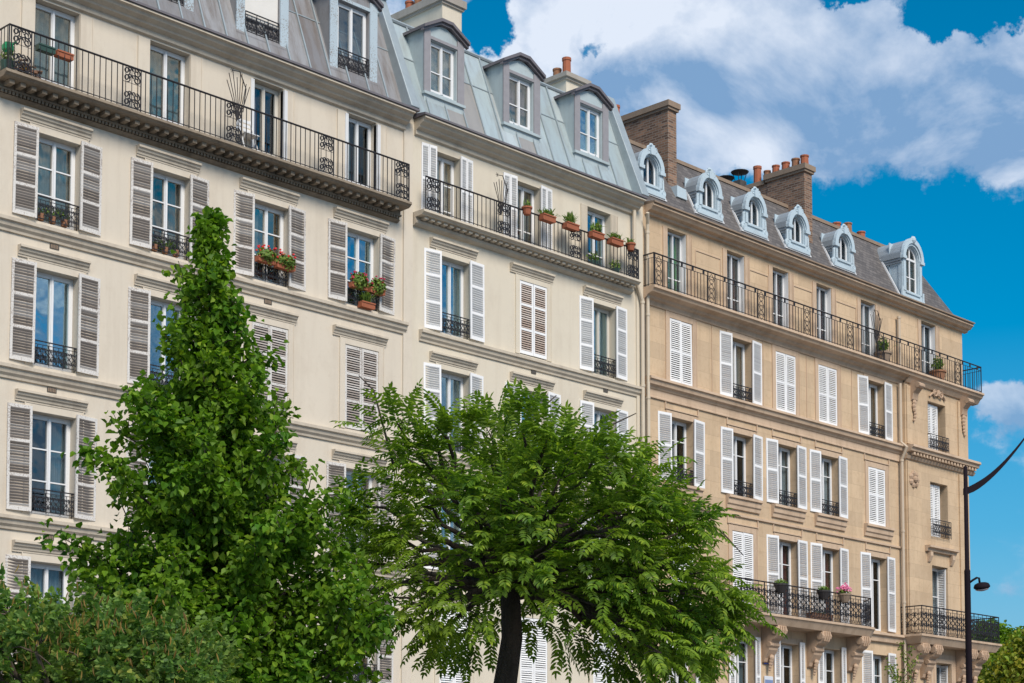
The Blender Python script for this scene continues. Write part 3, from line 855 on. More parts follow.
course(Bb, XB, 'gutter', [(.06, 19.20), (-.40, 19.13), (-.46, 19.12), (-.46, 19.07), (.06, 19.064)], 29.58, 38.2, M['zincP'])
b = MB(); b.box(38.16-XB, 38.448-XB, -.045, .02, 0, 19.0); part('pilaster', b, M['plB'], Bb)
zinc_roof(Bb, XB, 29.6, 38.18, M['zincB'], M['zincT'], .66, None)
for i, (xc, cu) in enumerate(((30.88, 'curt'), (33.76, 'curtp'), (36.58, 'curtp'))):
    gable_dormer(Bb, XB, xc, 1.40, 19.45, 20.10, 21.70, 22.02, (M['zincD'], M['zincPT'], M['zincP']), (xc-.47, xc+.45), glass=('glass', 'glass', 'glass2')[i], curtain=cu)
coping(Bb, XB, 38.17, 38.5, M['zincT'], end=False)
cB = chimney(Bb, XB, 37.45, 38.3, 2.0, 3.0, 20, 23.12, M['plB'], M['cement'], [], .12, .13)
b = MB(); b.box(37.6-XB, 38.1-XB, 3.2, 4.4, 21, 22.85); c2 = part('chimney', b, M['plB'], Bb)
for y, h, m in ((2.68, .40, 'terrad'), (2.3, .62, 'terra')): chimney_pot(cB, 37.8-XB, y, 23.26, h, .13, m)
for y in (3.45, 3.85): chimney_pot(c2, 37.85-XB, y, 22.85, .42, .13, 'terrad')
def pipe(B, X, pts, mat, r=.055):
    b = MB(); b.tube([(x-X, y, z) for x, y, z in pts], r, 8)
    x, y, z = pts[-1]; zt = pts[-2][2]
    k = zt
    while k > z+1:
        b.tube([(x-X, y, k), (x-X, y, k-.07)], r*1.25, 8); k -= 2.4
    return part('downpipe', b, mat, B, smooth=False)
M['pipeB'] = m_simple('cream_downpipe_paint', (.56, .48, .37, 1), .6, .1, 5)
pipe(Bb, XB, [(37.95, -.15, 18.75), (37.95, -.15, 17.7), (38.02, -.13, 17.55), (38.02, -.13, 16.8), (38.3, -.14, 16.2), (38.3, -.14, .3)], M['pipeB'])
pipe(Bb, XB, [(38.36, -.3, 18.75), (38.52, -.16, 18.5), (38.55, -.13, 18.3), (38.55, -.13, .3)], M['pipeB'], .05)

# ================================================================== BUILDING C
XC0, XC1, XP = 38.45, 56.12, 52.05
XC = (XC0+XC1)/2
C = root('apartment_building', (XC, D, 0), 'tan limestone corner building at right with slate roof and arched pale blue dormers', 'building', 'apartment buildings in the terrace')
colsC = [(39.68, 40.72), (42.57, 43.60), (44.86, 45.90), (47.16, 48.20), (49.96, 50.96)]
PAV = {4: (53.50, 54.66, 14.15, 15.9), 3: (53.58, 54.72, 11.2, 13.1), 2: (53.62, 54.64, 7.72, 10.2), 1: (53.7, 54.7, 4.6, 6.85)}
rowsC = {4: (14.14, 16.03), 3: (11.2, 13.12), 2: (7.70, 10.14), 1: (4.6, 6.92)}
topC = [(39.60, 40.48), (42.42, 43.30), (44.74, 45.6), (47.1, 47.95), (49.64, 50.52)]
topP = (53.38, 54.32, 16.66, 18.72)
PP = -.14
holes = [(x0, x1, z0, z1) for x0, x1 in colsC for z0, z1 in rowsC.values()]+[(x0, x1, 16.66, 18.68) for x0, x1 in topC]
S = lambda hs: [(h[0]-XC, h[1]-XC, h[2], h[3]) for h in hs]
b = MB(); wall_mesh(b, XC0-XC, XP-XC, 0, 19.1, S(holes))
wall_mesh(b, XP-XC, XC1-XC, 0, 16.6, S(list(PAV.values())), PP, .42)
wall_mesh(b, XP-XC, XC1-XC, 16.6, 19.1, S([topP]))
b.face([(XP-XC, PP, 0), (XP-XC, 0, 0), (XP-XC, 0, 16.6), (XP-XC, PP, 16.6)])
b.face([(XC1-XC, PP, 0), (XC1-XC, 0, 0), (XC1-XC, 0, 16.6), (XC1-XC, PP, 16.6)])
b.face([(XP-XC, PP, 16.6), (XC1-XC, PP, 16.6), (XC1-XC, 0, 16.6), (XP-XC, 0, 16.6)])
shell(b, XC0, XC1, 14, 19.1, XC)
part('wall', b, M['stC'], C)
interior(C, XC, XC0, XC1, (4.5, 7.62, 11.1, 14.05, 16.6, 19.2))
stC = {(4, 0): 'closed', (4, 1): 'open', (4, 2): 'closed', (4, 3): 'closed', (4, 4): 'open', (3, 0): 'open', (3, 1): 'open', (3, 2): 'open', (3, 3): 'open', (3, 4): 'closed',
       (2, 0): 'closed', (2, 1): 'closed', (2, 2): 'open', (2, 3): 'open', (2, 4): 'open', (1, 0): 'fold', (1, 1): 'fold', (1, 2): 'fold', (1, 3): 'fold', (1, 4): 'open'}
for (r, c), s in stC.items():
    x0, x1 = colsC[c]; z0, z1 = rowsC[r]
    cur = {(4, 4): (M['curtb'], 1, False), (3, 2): (M['curt'], 1, False), (2, 4): (M['curtb'], -1, False), (1, 1): (M['curtb'], 0, False), (1, 2): (M['curt'], -1, False), (4, 1): (M['curt'], 1, False), (3, 1): (M['curt'], -1, False), (3, 3): (M['curt'], 0, True), (2, 2): (M['curtr'], 0, True), (2, 3): (M['curtr'], 0, True), (1, 4): (M['curtb'], 0, True)}.get((r, c), (None, 0, False))
    std_window(C, XC, x0, x1, z0, z1, .24, s if s != 'fold' else None, shW, (.52,) if r != 4 else (.5,), M['fr'], M['glassd'] if r < 4 else M['glass'], bars=(.72,) if r in (2, 1) else (.7,) if r == 3 else (), curtain=cur[0], cside=cur[1], cfull=cur[2], guard=(s in ('open', 'fold') and r != 2), gh=.45, solid=0)
    if s == 'fold': shutters(C, XC, x0, x1, z0+.02, z1+.03, 'open', shW, (.5,), lw=.27, y=-.10, jit=2)
    # flat surround and moulded panel above
    surround(C, XC, x0, x1, z0, z1, M['trimC'], .18, .02, top=True)
    if r in (3, 2):
        bb = MB(); w = x1-x0+.5
        bb.box(-w/2, w/2, -.045, .01, .12, .15); bb.box(-w/2, w/2, -.035, .01, .36, .40); bb.box(-w/2, -w/2+.04, -.035, .01, .15, .36); bb.box(w/2-.04, w/2, -.035, .01, .15, .36)
        part('window_head', bb, M['trimC'], C, ((x0+x1)/2-XC, 0, z1+.08))
    if r == 3:
        bb = MB(); w = x1-x0+.62
        bb.prism([(.02, 0), (-.17, -.015), (-.175, -.09), (-.12, -.11), (-.11, -.26), (-.07, -.30), (-.06, -.40), (.02, -.42)], -w/2, w/2)
        part('window_sill', bb, M['trimC'], C, ((x0+x1)/2-XC, 0, z0))
for x0, x1 in topC+[(53.38, 54.32)]:
    bb = MB(); bb.box(x1-.004-XC, x1-.001-XC, .012, .19, 16.665, 18.675); bb.box(x0+.001-XC, x0+.004-XC, .012, .19, 16.665, 18.675); part('painted_reveal', bb, M['shW'], C)
curC = ['curtg', None, None, None, 'curtb']
for i, (x0, x1) in enumerate(topC):
    window(C, XC, x0, x1, 16.68, 18.67, .19, (.3, .62), M['fr'], M['glassd'], M[curC[i]] if curC[i] else M['curtr'] if i in (1, 2, 3) else None, 1 if i else 0, i == 0, solid=.05, slim=True)
    surround(C, XC, x0, x1, 16.66, 18.68, M['trimC'], .2, .02, top=False)
window(C, XC, topP[0], topP[1], 16.68, 18.71, .19, (.35,), M['fr'], M['glassd'], M['curtb'], 0, False, slim=True)
surround(C, XC, topP[0], topP[1], 16.66, 18.72, M['trimC'], .2, .02, top=False)
for r, (x0, x1, z0, z1) in PAV.items():
    window(C, XC, x0, x1, z0, z1, PP+.36, (.6,), M['fr'], M['glassd'], M['curt'] if r < 3 else None, 0, False)
    if r >= 3:
        shutters(C, XC, x0+.04, x1-.3, z0+.04, z1-.06, 'closed', shW, (.33,))
        for o in list(C.children)[-2:]: o.location.y = PP+.26
        link('window_guard', guard_mesh(x1-x0+.06, .58, M['iron']), C, ((x0+x1)/2-XC, PP-.1, z0+.0))
    if r <= 2:
        shutters(C, XC, x0+.06, x1-.02, z0+.03, z1-.05, 88, shW, (.4,), lw=.40, single=-1)
        C.children[-1].location.y = PP+.05 if False else .2
    bb = MB(); w = x1-x0
    for k, (wd, t) in enumerate(((.14, .05), (.30, .03))):
        bb.box(-w/2-wd, -w/2-(.002 if k == 0 else .14), -t, .01, 0, z1-z0+wd); bb.box(w/2+(.002 if k == 0 else .14), w/2+wd, -t, .01, 0, z1-z0+wd)
        bb.box(-w/2-(.002 if k == 0 else .14), w/2+(.002 if k == 0 else .14), -t, .01, z1-z0+(.002 if k == 0 else .14), z1-z0+wd)
    part('window_surround', bb, M['trimC'], C, ((x0+x1)/2-XC, PP, z0))
# carved head over upper pavilion window, and rosette
bb = MB(); cx, cz = 54.08-XC, 16.22
for s in (-1, 1):
    pts = scroll(cx+s*.17, cz, .14, 1.4, pi/2, -s); bb.tube([(p[0], PP-.07, p[2]) for p in pts], .035, 5)
    bb.tube([(cx+s*.3, PP-.06, cz), (cx+s*.45, PP-.05, cz-.1), (cx+s*.5, PP-.04, cz-.16)], .035, 5)
bb.blob((cx, PP-.07, cz+.03), .11, (1, .6, 1.2), 8); part('keystone_carving', bb, M['carveC'], C)
bb = MB(); cx, cz = 52.45-XC, 13.0
bb.blob((cx, PP-.1, cz), .12, (1, .9, 1), 8)
for i in range(7): a = 2*pi*i/7; bb.blob((cx+.2*cos(a), PP-.06, cz+.2*sin(a)), .11, (1, .7, 1), 6)
part('rosette', bb, M['carveC'], C)
# pediment over the second floor pavilion window
bb = MB(); bb.prism([(.02, 0), (-.22, -.01), (-.22, -.08), (-.12, -.11), (-.1, -.2), (.02, -.22)], -.95, .95)
for s in (-1, 1): bb.prism([(.0, -.22), (-.14, -.22), (-.14, -.36), (-.05, -.55), (0, -.58)], s*.72-.08, s*.72+.08)
part('window_cornice', bb, M['trimC'], C, (54.12-XC, PP, 10.85))
# string courses
course(C, XC, 'string_course', [(.02, 14.12), (-.24, 14.10), (-.25, 14.03), (-.2, 14.01), (-.17, 13.90), (-.1, 13.86), (-.06, 13.80), (-.03, 13.78), (-.03, 13.60), (-.05, 13.58), (-.05, 13.54), (.02, 13.53)], XC0+.1, XP, M['trimC'])
def dentC(b):
    x = XP+.15
    while x < XC1+.2:
        b.box(x-XC, x+.09-XC, PP-.24, PP-.06, 13.80, 13.89); x += .2
course(C, XC, 'string_course', [(PP+.02, 14.14), (PP-.34, 14.12), (PP-.35, 14.04), (PP-.28, 14.01), (PP-.26, 13.92), (PP-.07, 13.89), (PP-.07, 13.80), (PP-.12, 13.78), (PP-.06, 13.68), (PP+.02, 13.66)], XP-.05, XC1+.33, M['trimC'], dentC)
course(C, XC, 'string_course', [(.02, 10.66), (-.06, 10.65), (-.06, 10.59), (.02, 10.57)], XC0+.1, XP, M['trimC'])
course(C, XC, 'string_course', [(.02, 7.66), (-.2, 7.64), (-.21, 7.56), (-.12, 7.52), (-.1, 7.35), (.02, 7.33)], XC0+.1, XP, M['trimC'])
# panel mouldings between the upper windows, one frame per bay
for x0, x1 in ((40.9, 42.1), (43.55, 44.5), (45.85, 46.85), (48.2, 49.35)):
    bb = MB(); bb.box(x0-XC+.015, x1-XC-.015, -.02, .01, 18.30, 18.33)
    for xx in (x0, x1): bb.box(xx-XC-.015, xx-XC+.015, -.02, .01, 16.7, 18.33)
    part('panel_moulding', bb, M['trimC'], C)
for x in (41.65, 44.2, 46.5, 49.05):
    bb = MB(); bb.box(x-XC-.01, x-XC+.01, -.02, .01, 14.2, 16.25); part('wall_joint_strip', bb, M['trimC'], C)
for x0, x1 in ((52.1, 52.75), (55.45, 56.08)):
    for z0, z1 in ((7.8, 13.6), (14.2, 16.2)):
        bb = MB(); bb.box(x0-XC, x1-XC, PP-.05, PP+.01, z0, z1); part('pilaster', bb, M['stC'], C)
# consoles with garlands under the top balcony
def console(x, z):
    bb = MB()
    bb.prism([(0, 0), (-.34, 0), (-.36, -.1), (-.28, -.22), (-.16, -.34), (-.12, -.55), (-.05, -.62), (0, -.62)], -.17, .17)
    for k in range(6): bb.blob((random.uniform(-.05, .05), -.10, -.66-.12*k), .11-.011*k, (1, .7, 1), 6)
    bb.tube([(-.18, -.33, -.1), (.18, -.33, -.1)], .09, 8)
    part('console', bb, M['carveC'], C, (x-XC, PP, z))
console(52.5, 16.3); console(55.75, 16.3)
# top balcony
qC = .4
course(C, XC, 'balcony_slab', [(.02, 16.66), (-qC-.06, 16.66), (-qC-.07, 16.59), (-qC-.02, 16.57), (-qC+.02, 16.49), (-.2, 16.44), (-.16, 16.38), (-.08, 16.34), (-.04, 16.22), (.02, 16.20)], XC0+.0, XP, M['trimC'])
course(C, XC, 'balcony_slab', [(.02, 16.66), (-qC-.06, 16.66), (-qC-.07, 16.59), (-qC-.02, 16.57), (-qC+.02, 16.49), (-.3, 16.44), (-.26, 16.38), (-.2, 16.3), (.02, 16.28)], XP, 56.8, M['trimC'])
bb = MB(); bb.box(56.12-XC, 56.8-XC, .02, 5.0, 16.45, 16.66); part('balcony_slab', bb, M['trimC'], C)
rc = bar_railing(C, XC, 38.5, 56.70, qC, 16.66, 17.6, M['iron'], [38.72, 41.15, 43.6, 46.0, 48.4, 50.2, 52.45, 55.1], .152, .34, second=True, lyre=True, y_in=0, right_return=False)
bb = MB()
bb.tube([(56.70-XC, -qC, 17.6), (56.7-XC, 4.8, 17.6)], .022, 6); bb.tube([(56.70-XC, -qC, 17.47), (56.7-XC, 4.8, 17.47)], .01, 4); bb.tube([(56.70-XC, -qC, 16.72), (56.7-XC, 4.8, 16.72)], .011, 4)
for i in range(33): bb.tube([(56.7-XC, -qC+.16*i, 16.66), (56.7-XC, -qC+.16*i, 17.47)], .0085, 4)
bb.tube([(56.7-XC, -qC, 16.66), (56.7-XC, -qC, 17.62)], .02, 4)
part('balcony_railing', bb, M['iron'], C)
spikes(C, XC, 49.9, qC, 17.5, M['iron2'], 9, .95)
pipeC = m_simple('tan_downpipe_paint', (.50, .41, .31, 1), .6, .1, 5)
pipe(C, XC, [(51.78, -.12, 18.5), (51.78, -.12, 16.7)], pipeC)
pipe(C, XC, [(51.78, -.13, 16.2), (51.78, -.13, 14.2), (51.80, -.34, 14.0), (51.8, -.14, 13.6), (51.8, -.14, .3)], pipeC)
# eaves
course(C, XC, 'eaves_cornice', [(.02, 19.10), (-.34, 19.10), (-.35, 19.03), (-.3, 19.0), (-.24, 18.93), (-.12, 18.9), (-.1, 18.84), (.02, 18.82)], XC0+.12, 56.34, M['trimC'])
course(C, XC, 'gutter', [(.16, 19.22), (-.33, 19.16), (-.40, 19.15), (-.40, 19.105), (.16, 19.104)], XC0+.12, 56.36, M['cementd'])
bb = MB(); bb.box(56.12-XC, 56.34-XC, .03, 13.6, 18.86, 19.2); part('eaves_cornice', bb, M['trimC'], C)

# second floor balconies on big corbels
def ornate_railing(path, z0, zt, cell):
    """scrollwork railing along a plan path; straight runs filled with motifs"""
    b = MB()
    b.tube([(x-XC, y, zt) for x, y in path], .022, 6)
    for zz, r in ((zt-.10, .009), (z0+.14, .009), (z0+.04, .012)): b.tube([(x-XC, y, zz) for x, y in path], r, 4)
    for (xa, ya), (xb, yb) in zip(path[:-1], path[1:]):
        L = sqrt((xb-xa)**2+(yb-ya)**2); n = max(1, int(round(L/cell)))
        for i in range(n+1):
            t = i/n; heavy = (i % 4 == 0)
            b.tube([(xa+(xb-xa)*t-XC, ya+(yb-ya)*t, z0), (xa+(xb-xa)*t-XC, ya+(yb-ya)*t, zt)], .017 if heavy else .009, 4)
        for i in range(n):
            m = MB(); motif(m, 0, L/n, z0+.14, zt-.10, .0135)
            for k in range(2): m.tube(scroll(L/n*(.3+.4*k), z0+.09, .035, 1.0, 0, 1, 8), .007, 4)
            ux, uy = (xb-xa)/L, (yb-ya)/L; o = L*i/n
            base = len(b.v)
            b.v += [(xa+ux*(o+p[0])-uy*p[1]-XC, ya+uy*(o+p[0])+ux*p[1], p[2]) for p in m.v]
            b.f += [tuple(base+q for q in f) for f in m.f]; b.mi += [0]*len(m.f)
    return part('balcony_railing', b, M['iron'], C)

def slab_poly(name, path, z0, z1, inset):
    b = MB(); n = len(path)
    def poly(k, z): return [(x-XC+(k if x < path[0][0]+.5 and i not in () else (-k if x > path[-1][0]-.5 else 0)), min(.02, y+k) if y < 0 else y, z) for i, (x, y) in enumerate(path)]
    loops = [poly(0, z1), poly(0, z1-.07), poly(.04, z1-.09), poly(.08, z1-.16), poly(.16, z0)]
    for a, c in zip(loops[:-1], loops[1:]):
        for i in range(n):
            j = (i+1) % n; b.face([a[i], c[i], c[j], a[j]])
    b.face(loops[0]); b.face(loops[-1][::-1])
    return part(name, b, M['trimC'], C)

def corbel(x, y, z, q, s=1.0):
    """big scroll bracket"""
    b = MB(); w = .22*s
    prof = [(0, 0), (-q, 0), (-q-.02, -.1), (-q+.02, -.26*s), (-q+.12, -.38*s), (-q*.62, -.44*s), (-q*.52, -.52*s), (-q*.46, -.72*s), (-.13, -.96*s), (-.10, -1.08*s), (0, -1.12*s)]
    b.prism(prof, -w, w)
    b.tube([(-w-.03, -q+.10, -.15*s), (w+.03, -q+.10, -.15*s)], .13*s, 10)
    b.tube([(-w-.015, -q*.45, -.56*s), (w+.015, -q*.45, -.56*s)], .09*s, 8)
    for k in range(3):
        b.tube([(-w*.5+w*.5*k, -q-.03, -.02), (-w*.5+w*.5*k, -q-.04, -.14*s), (-w*.5+w*.5*k, -q+.02, -.32*s)], .035, 6)
    for k in range(5): b.blob((0, -.14-.02*(4-k), -.95*s-.09*k), .10-.012*k, (1.1, .8, 1), 6)
    part('corbel', b, M['carveC'], C, (x-XC, y, z), smooth=False, bevel=.012)
p2 = [(41.75, 0), (42.0, -.62), (42.2, -.72), (48.95, -.72), (49.2, -.62), (49.75, 0)]
slab_poly('balcony_slab', [(x, y-(.06 if y < 0 else -.02)) for x, y in p2], 7.36, 7.66, .2)
ornate_railing([(41.85, 0), (42.12, -.66), (48.98, -.66), (49.62, 0)], 7.66, 8.6, .29)
for x in (44.2, 46.55, 48.75): corbel(x, 0, 7.36, .62)
corbel(42.05, 0, 7.36, .62)
qp = .81-.14
p3 = [(51.75, PP), (51.75, PP-qp), (56.95, PP-qp), (56.95, PP)]
bb = MB()
slab_poly('balcony_slab', [(51.7, .02), (51.7, PP-qp-.06), (56.98, PP-qp-.06), (56.98, .02)], 7.36, 7.66, .2)
bb = MB(); bb.box(56.13-XC, 56.9-XC, .02, 4.5, 7.42, 7.66); part('balcony_slab', bb, M['trimC'], C)
ornate_railing([(51.8, .0), (51.8, PP-qp), (56.88, PP-qp), (56.88, 4.4)], 7.66, 8.6, .29)
for x in (52.15, 52.95, 55.25, 56.0): corbel(x, PP, 7.36, .62)

# slate mansard
RY0, RZ0, RY1, RZ1 = .1, 19.2, 1.42, 21.6
SL = (RZ1-RZ0)/(RY1-RY0)
hipx = 54.95
b = MB()
x0 = XC0-.0; xe = 56.2
P = lambda x, y, z: (x-XC, y, z)
b.face([P(x0, RY0, RZ0), P(xe, RY0, RZ0), P(hipx, RY1, RZ1), P(x0, RY1, RZ1)])
b.face([P(xe, RY0, RZ0), P(xe, 13, RZ0), P(hipx, 12, RZ1), P(hipx, RY1, RZ1)])
b.face([P(x0, RY1, RZ1), P(hipx, RY1, RZ1), P(hipx-3, 6, RZ1+1.3), P(x0, 6, RZ1+1.3)])
b.face([P(hipx, RY1, RZ1), P(hipx, 12, RZ1), P(hipx-3, 6, RZ1+1.3)])
b.face([P(hipx, 12, RZ1), P(x0, 12, RZ1), P(x0, 6, RZ1+1.3), P(hipx-3, 6, RZ1+1.3)])
b.face([P(xe, 13, RZ0), P(x0, 13, RZ0), P(x0, 12, RZ1), P(hipx, 12, RZ1)])
b.face([P(x0, RY0, RZ0), P(x0, RY1, RZ1), P(x0, 6, RZ1+1.3), P(x0, 12, RZ1), P(x0, 13, RZ0)])
roofC = part('roof', b, M['slate'], C)
s = MB(); s.box(x0-XC, hipx-XC, RY1-.06, RY1+.14, RZ1-.04, RZ1+.07); s.box(x0-XC, hipx-.1-XC, RY1+.2, RY1+.5, RZ1+.05, RZ1+.17)
part('ridge_flashing', s, M['cementd'], roofC)

def arched_dormer(xc, w, zb, zspring, ow, big=False):
    """front at the slope line; arched opening, moulded archivolt, side volutes, barrel roof"""
    y = RY0+(zb-RZ0)/SL-.04
    x = xc-XC
    rin = ow/2; zs = zb+.30
    n = 12
    zs = zb+.24
    inner = [(x-rin, zs)]+[(x+rin*cos(pi-pi*i/n), zspring+rin*1.08*sin(pi-pi*i/n)) for i in range(n+1)]+[(x+rin, zs)]
    ro = w/2
    outer = [(x-ro, zs)]+[(x+ro*cos(pi-pi*i/n), zspring+ro*1.08*sin(pi-pi*i/n)) for i in range(n+1)]+[(x+ro, zs)]
    b = MB(); b.ring(outer, inner, y, y+.16)
    b.box(x-ro-.02, x+ro+.02, y-.02, y+.15, zb, zs)
    # cheeks
    yb = y+(zspring-zb)/SL+.3
    for sx in (-1, 1): b.face([(x+sx*ro*.96, y+.05, zb), (x+sx*ro*.96, y+.05+(zspring-zb)/SL+.1, zspring), (x+sx*ro*.96, y+.05, zspring)])
    for sx in (-1, 1): b.box(min(x+sx*ro*.92, x+sx*ro*1.0), max(x+sx*ro*.92, x+sx*ro*1.0), y+.16, yb, zspring-.30, zspring-.04)
    b.box(x-ro, x+ro, y+.5, y+.53, zb, zspring+ro*.9)
    d = part('dormer', b, M['white_blue'], C)
    # archivolt and mouldings standing proud
    a = MB(); r2, r3 = ro+.05, ro-.11
    ar = lambda r, k=1.08: [(x+r*cos(pi-pi*i/n), zspring+r*k*sin(pi-pi*i/n)) for i in range(n+1)]
    a.ring(ar(r2), ar(r3), y-.09, y+.02)
    a.ring(ar(r3+.015), ar(rin+.03), y-.045, y+.01)
    for sx in (-1, 1):
        xa, xb = sorted((x+sx*(rin+.03), x+sx*(ro-.02)))
        a.box(xa, xb, y-.04, y+.005, zs, zspring-.02)
        a.box(min(x+sx*(ro-.16), x+sx*(ro+.08)), max(x+sx*(ro-.16), x+sx*(ro+.08)), y-.10, y+.1, zspring-.10, zspring)
    a.box(x-ro-.1, x+ro+.1, y-.07, y+.1, zb-.05, zb+.06)
    a.box(x-rin-.06, x+rin+.06, y-.06, y+.02, zs-.07, zs)
    part('archivolt', a, M['white_blue'], d)
    if True:
        for sx in (-1, 1):
            v = MB()
            if big: v.tube([(x+sx*(ro+.06), y-.02, zb+.02), (x+sx*(ro+.05), y-.02, zb+.35)], .05, 5)
            else:
                v.tube([(p[0], y+.0, p[2]) for p in scroll(x+sx*(ro+.06), zb+.13, .10, 1.2, -pi/2, sx)]+[(x+sx*(ro+.06), y, zb+.26), (x+sx*(ro+.05), y, zb+.5), (x+sx*(ro-.01), y, zspring-.12)], .045, 5)
            part('volute', v, M['white_blue'], d)
    top = zspring+ro*1.08
    f = MB()
    if big:
        f.blob((x, y-.07, top+.01), .13, (1, .7, 1), 8)
    else:
        f.prism([(x-.10, top-.16), (x+.10, top-.16), (x+.12, top+.03), (x+.06, top+.07), (x+.07, top+.13), (x-.07, top+.13), (x-.06, top+.07), (x-.12, top+.03)], y-.13, y+.08, 'y')
        for sx in (-1, 1): f.tube([(p[0], y-.07, p[2]) for p in scroll(x+sx*.14, top+.0, .08, 1.2, pi/2, -sx, 10)], .035, 5)
        f.blob((x, y-.03, top+.14), .08, (1, .8, 1), 6)
    part('finial', f, M['white_blue'], d)
    # barrel roof with stepped side cornices, running back into the slope
    r = MB()
    for i in range(n):
        p0, p1 = ar(ro+.02)[i], ar(ro+.02)[i+1]
        def back(p): return RY0+(p[1]-RZ0)/SL+.25
        r.face([(p0[0], y-.02, p0[1]), (p1[0], y-.02, p1[1]), (p1[0], back(p1), p1[1]), (p0[0], back(p0), p0[1])])
    for sx in (-1, 1):
        for k, (o, z0, z1) in enumerate(((.10, -.08, .0), (.07, -.16, -.08), (.04, -.24, -.16), (.09, .0, .10))):
            xa, xb = sorted((x+sx*(ro-.12), x+sx*(ro+o)))
            r.box(xa, xb, y+.012, max(y+.1, RY0+(zspring+z0-RZ0)/SL+.03), zspring+z0, zspring+z1-.002)
    part('dormer_roof', r, M['greyzinc'], d)
    # window
    hh = zspring-zs
    m = MB()
    m.ring(inner, [(x+(p[0]-x)*.84, zs+.04+(p[1]-zs)*.94) for p in inner], y+.09, y+.13)
    m.box(x-.03, x+.03, y+.088, y+.128, zs+.03, zspring+rin*.95)
    m.box(x-rin*.84, x+rin*.84, y+.09, y+.12, zs+.03, zs+.09)
    if big:
        m.box(x-rin*.9, x+rin*.9, y+.08, y+.12, zspring-.04, zspring+.03); m.box(x-rin*.85, x+rin*.85, y+.09, y+.12, zs+hh*.45, zs+hh*.45+.03)
    part('window', m, M['fr'], d)
    g = MB(); g.face([(p[0], y+.115, p[1]) for p in inner]); part('pane', g, M['glassd' if not big else 'glass'], d)
    # white flashing on the slates along the cheeks and foot
    k = MB()
    for sx in (-1, 1):
        xx = x+sx*(ro+.16)
        z1 = zspring+.1
        k.tube([(xx, RY0+(zb-.04-RZ0)/SL-.03, zb-.04), (xx-sx*.1, RY0+(z1-RZ0)/SL-.03, z1)], .035, 4)
    k.box(x-ro-.2, x+ro+.2, RY0+(zb-.1-RZ0)/SL-.03, y+.02, zb-.085, zb-.052)
    part('flashing', k, M['fr'], d)
    return d
for xc in (39.25, 42.0, 44.28, 46.58, 49.18): arched_dormer(xc, 1.02, 19.70, 20.42, .66)
arched_dormer(53.15, 1.22, 19.42, 20.86, .80, True)

# chimneys of C
def brick_chimney(x0, x1, y0, y1, zc, pots, low=None):
    b = MB(); b.box(x0-XC, x1-XC, y0, y1, 19.5, zc)
    c = part('chimney', b, M['brick'], C)
    k = MB(); k.box(x0-.09-XC, x1+.09-XC, y0-.1, y1+.1, zc, zc+.17); k.box(x0-.05-XC, x1+.05-XC, y0-.06, y1+.06, zc-.08, zc-.001)
    if low:
        ly1, lz = low
        k2 = MB(); k2.box(x0+.03-XC, x1-.03-XC, y1, ly1, 20, lz); part('chimney_stack', k2, M['brick'], c)
        k.box(x0-.04-XC, x1+.04-XC, y1+.12, ly1+.1, lz, lz+.15)
    part('chimney_cap', k, M['cementd'], c)
    for y, z, h, r, m in pots: chimney_pot(c, (x0+x1)/2-XC, y, z, h, r, m)
    return c
c1 = brick_chimney(40.62, 41.02, .78, 3.3, 22.82, [(3.0, 22.97, .55, .12, 'terra'), (3.6, 22.75, .5, .12, 'terra')], (4.4, 22.6))
k = MB(); k.prism([(40.66-XC, 20.0), (41.14-XC, 20.0), (41.08-XC, 20.3), (40.66-XC, 20.34)], RY0+(20.1-RZ0)/SL-.12, 1.0, 'y'); part('flashing_box', k, M['white_blue'], c1)
c2 = brick_chimney(47.55, 47.98, .72, 2.2, 22.72, [(.85, 22.89, .36, .14, 'terra'), (1.2, 22.89, .34, .14, 'terrad'), (1.6, 22.89, .32, .14, 'terra'), (2.0, 22.89, .32, .13, 'terra'), (2.35, 22.78, .34, .12, 'terrad')], (3.2, 22.6))
chimney_pot(c2, 47.76-XC, 2.75, 22.75, .62, .14, 'terra')
for y, h in ((3.5, .70), (4.1, .55)):
    b = MB(); b.box(47.6-XC, 47.95-XC, y-.15, y+.15, 21.2, 22.78+h*.4); part('flue_pipe', b, M['dark'], c2)
    b = MB(); zz = 22.78+h*.4+.26
    b.lathe([(.04, 0), (.29, .04), (.31, .07), (.22, .10), (.04, .12)], (47.78-XC, y, zz), 14)
    for i in range(4): a = pi/2*i+.4; b.tube([(47.78-XC+.14*cos(a), y+.14*sin(a), zz-.3), (47.78-XC+.25*cos(a), y+.25*sin(a), zz+.05)], .012, 4)
    part('chimney_cowl', b, M['iron2'], c2)
# low pots far along the ridge
b = MB(); b.box(51.7-XC, 52.1-XC, 1.75, 2.9, 21, 21.9); c3 = part('chimney', b, M['brick'], C)
for y, h, m in ((1.95, .34, 'terrad'), (2.4, .46, 'terra')): chimney_pot(c3, 51.9-XC, y, 21.9, h, .15, m)
b = MB(); b.box(53.0-XC, 53.4-XC, 2.0, 2.6, 21, 21.95); c4 = part('chimney', b, M['brick'], C); chimney_pot(c4, 53.2-XC, 2.25, 21.95, .36, .15, 'terra')

# facade cable and small boxes
b = MB()
b.tube([(38.6-XC, -.03, 10.7+.6), (40.5-XC, -.03, 10.75), (42.2-XC, -.03, 10.72)], .012, 4); part('cable', b, M['iron2'], C)

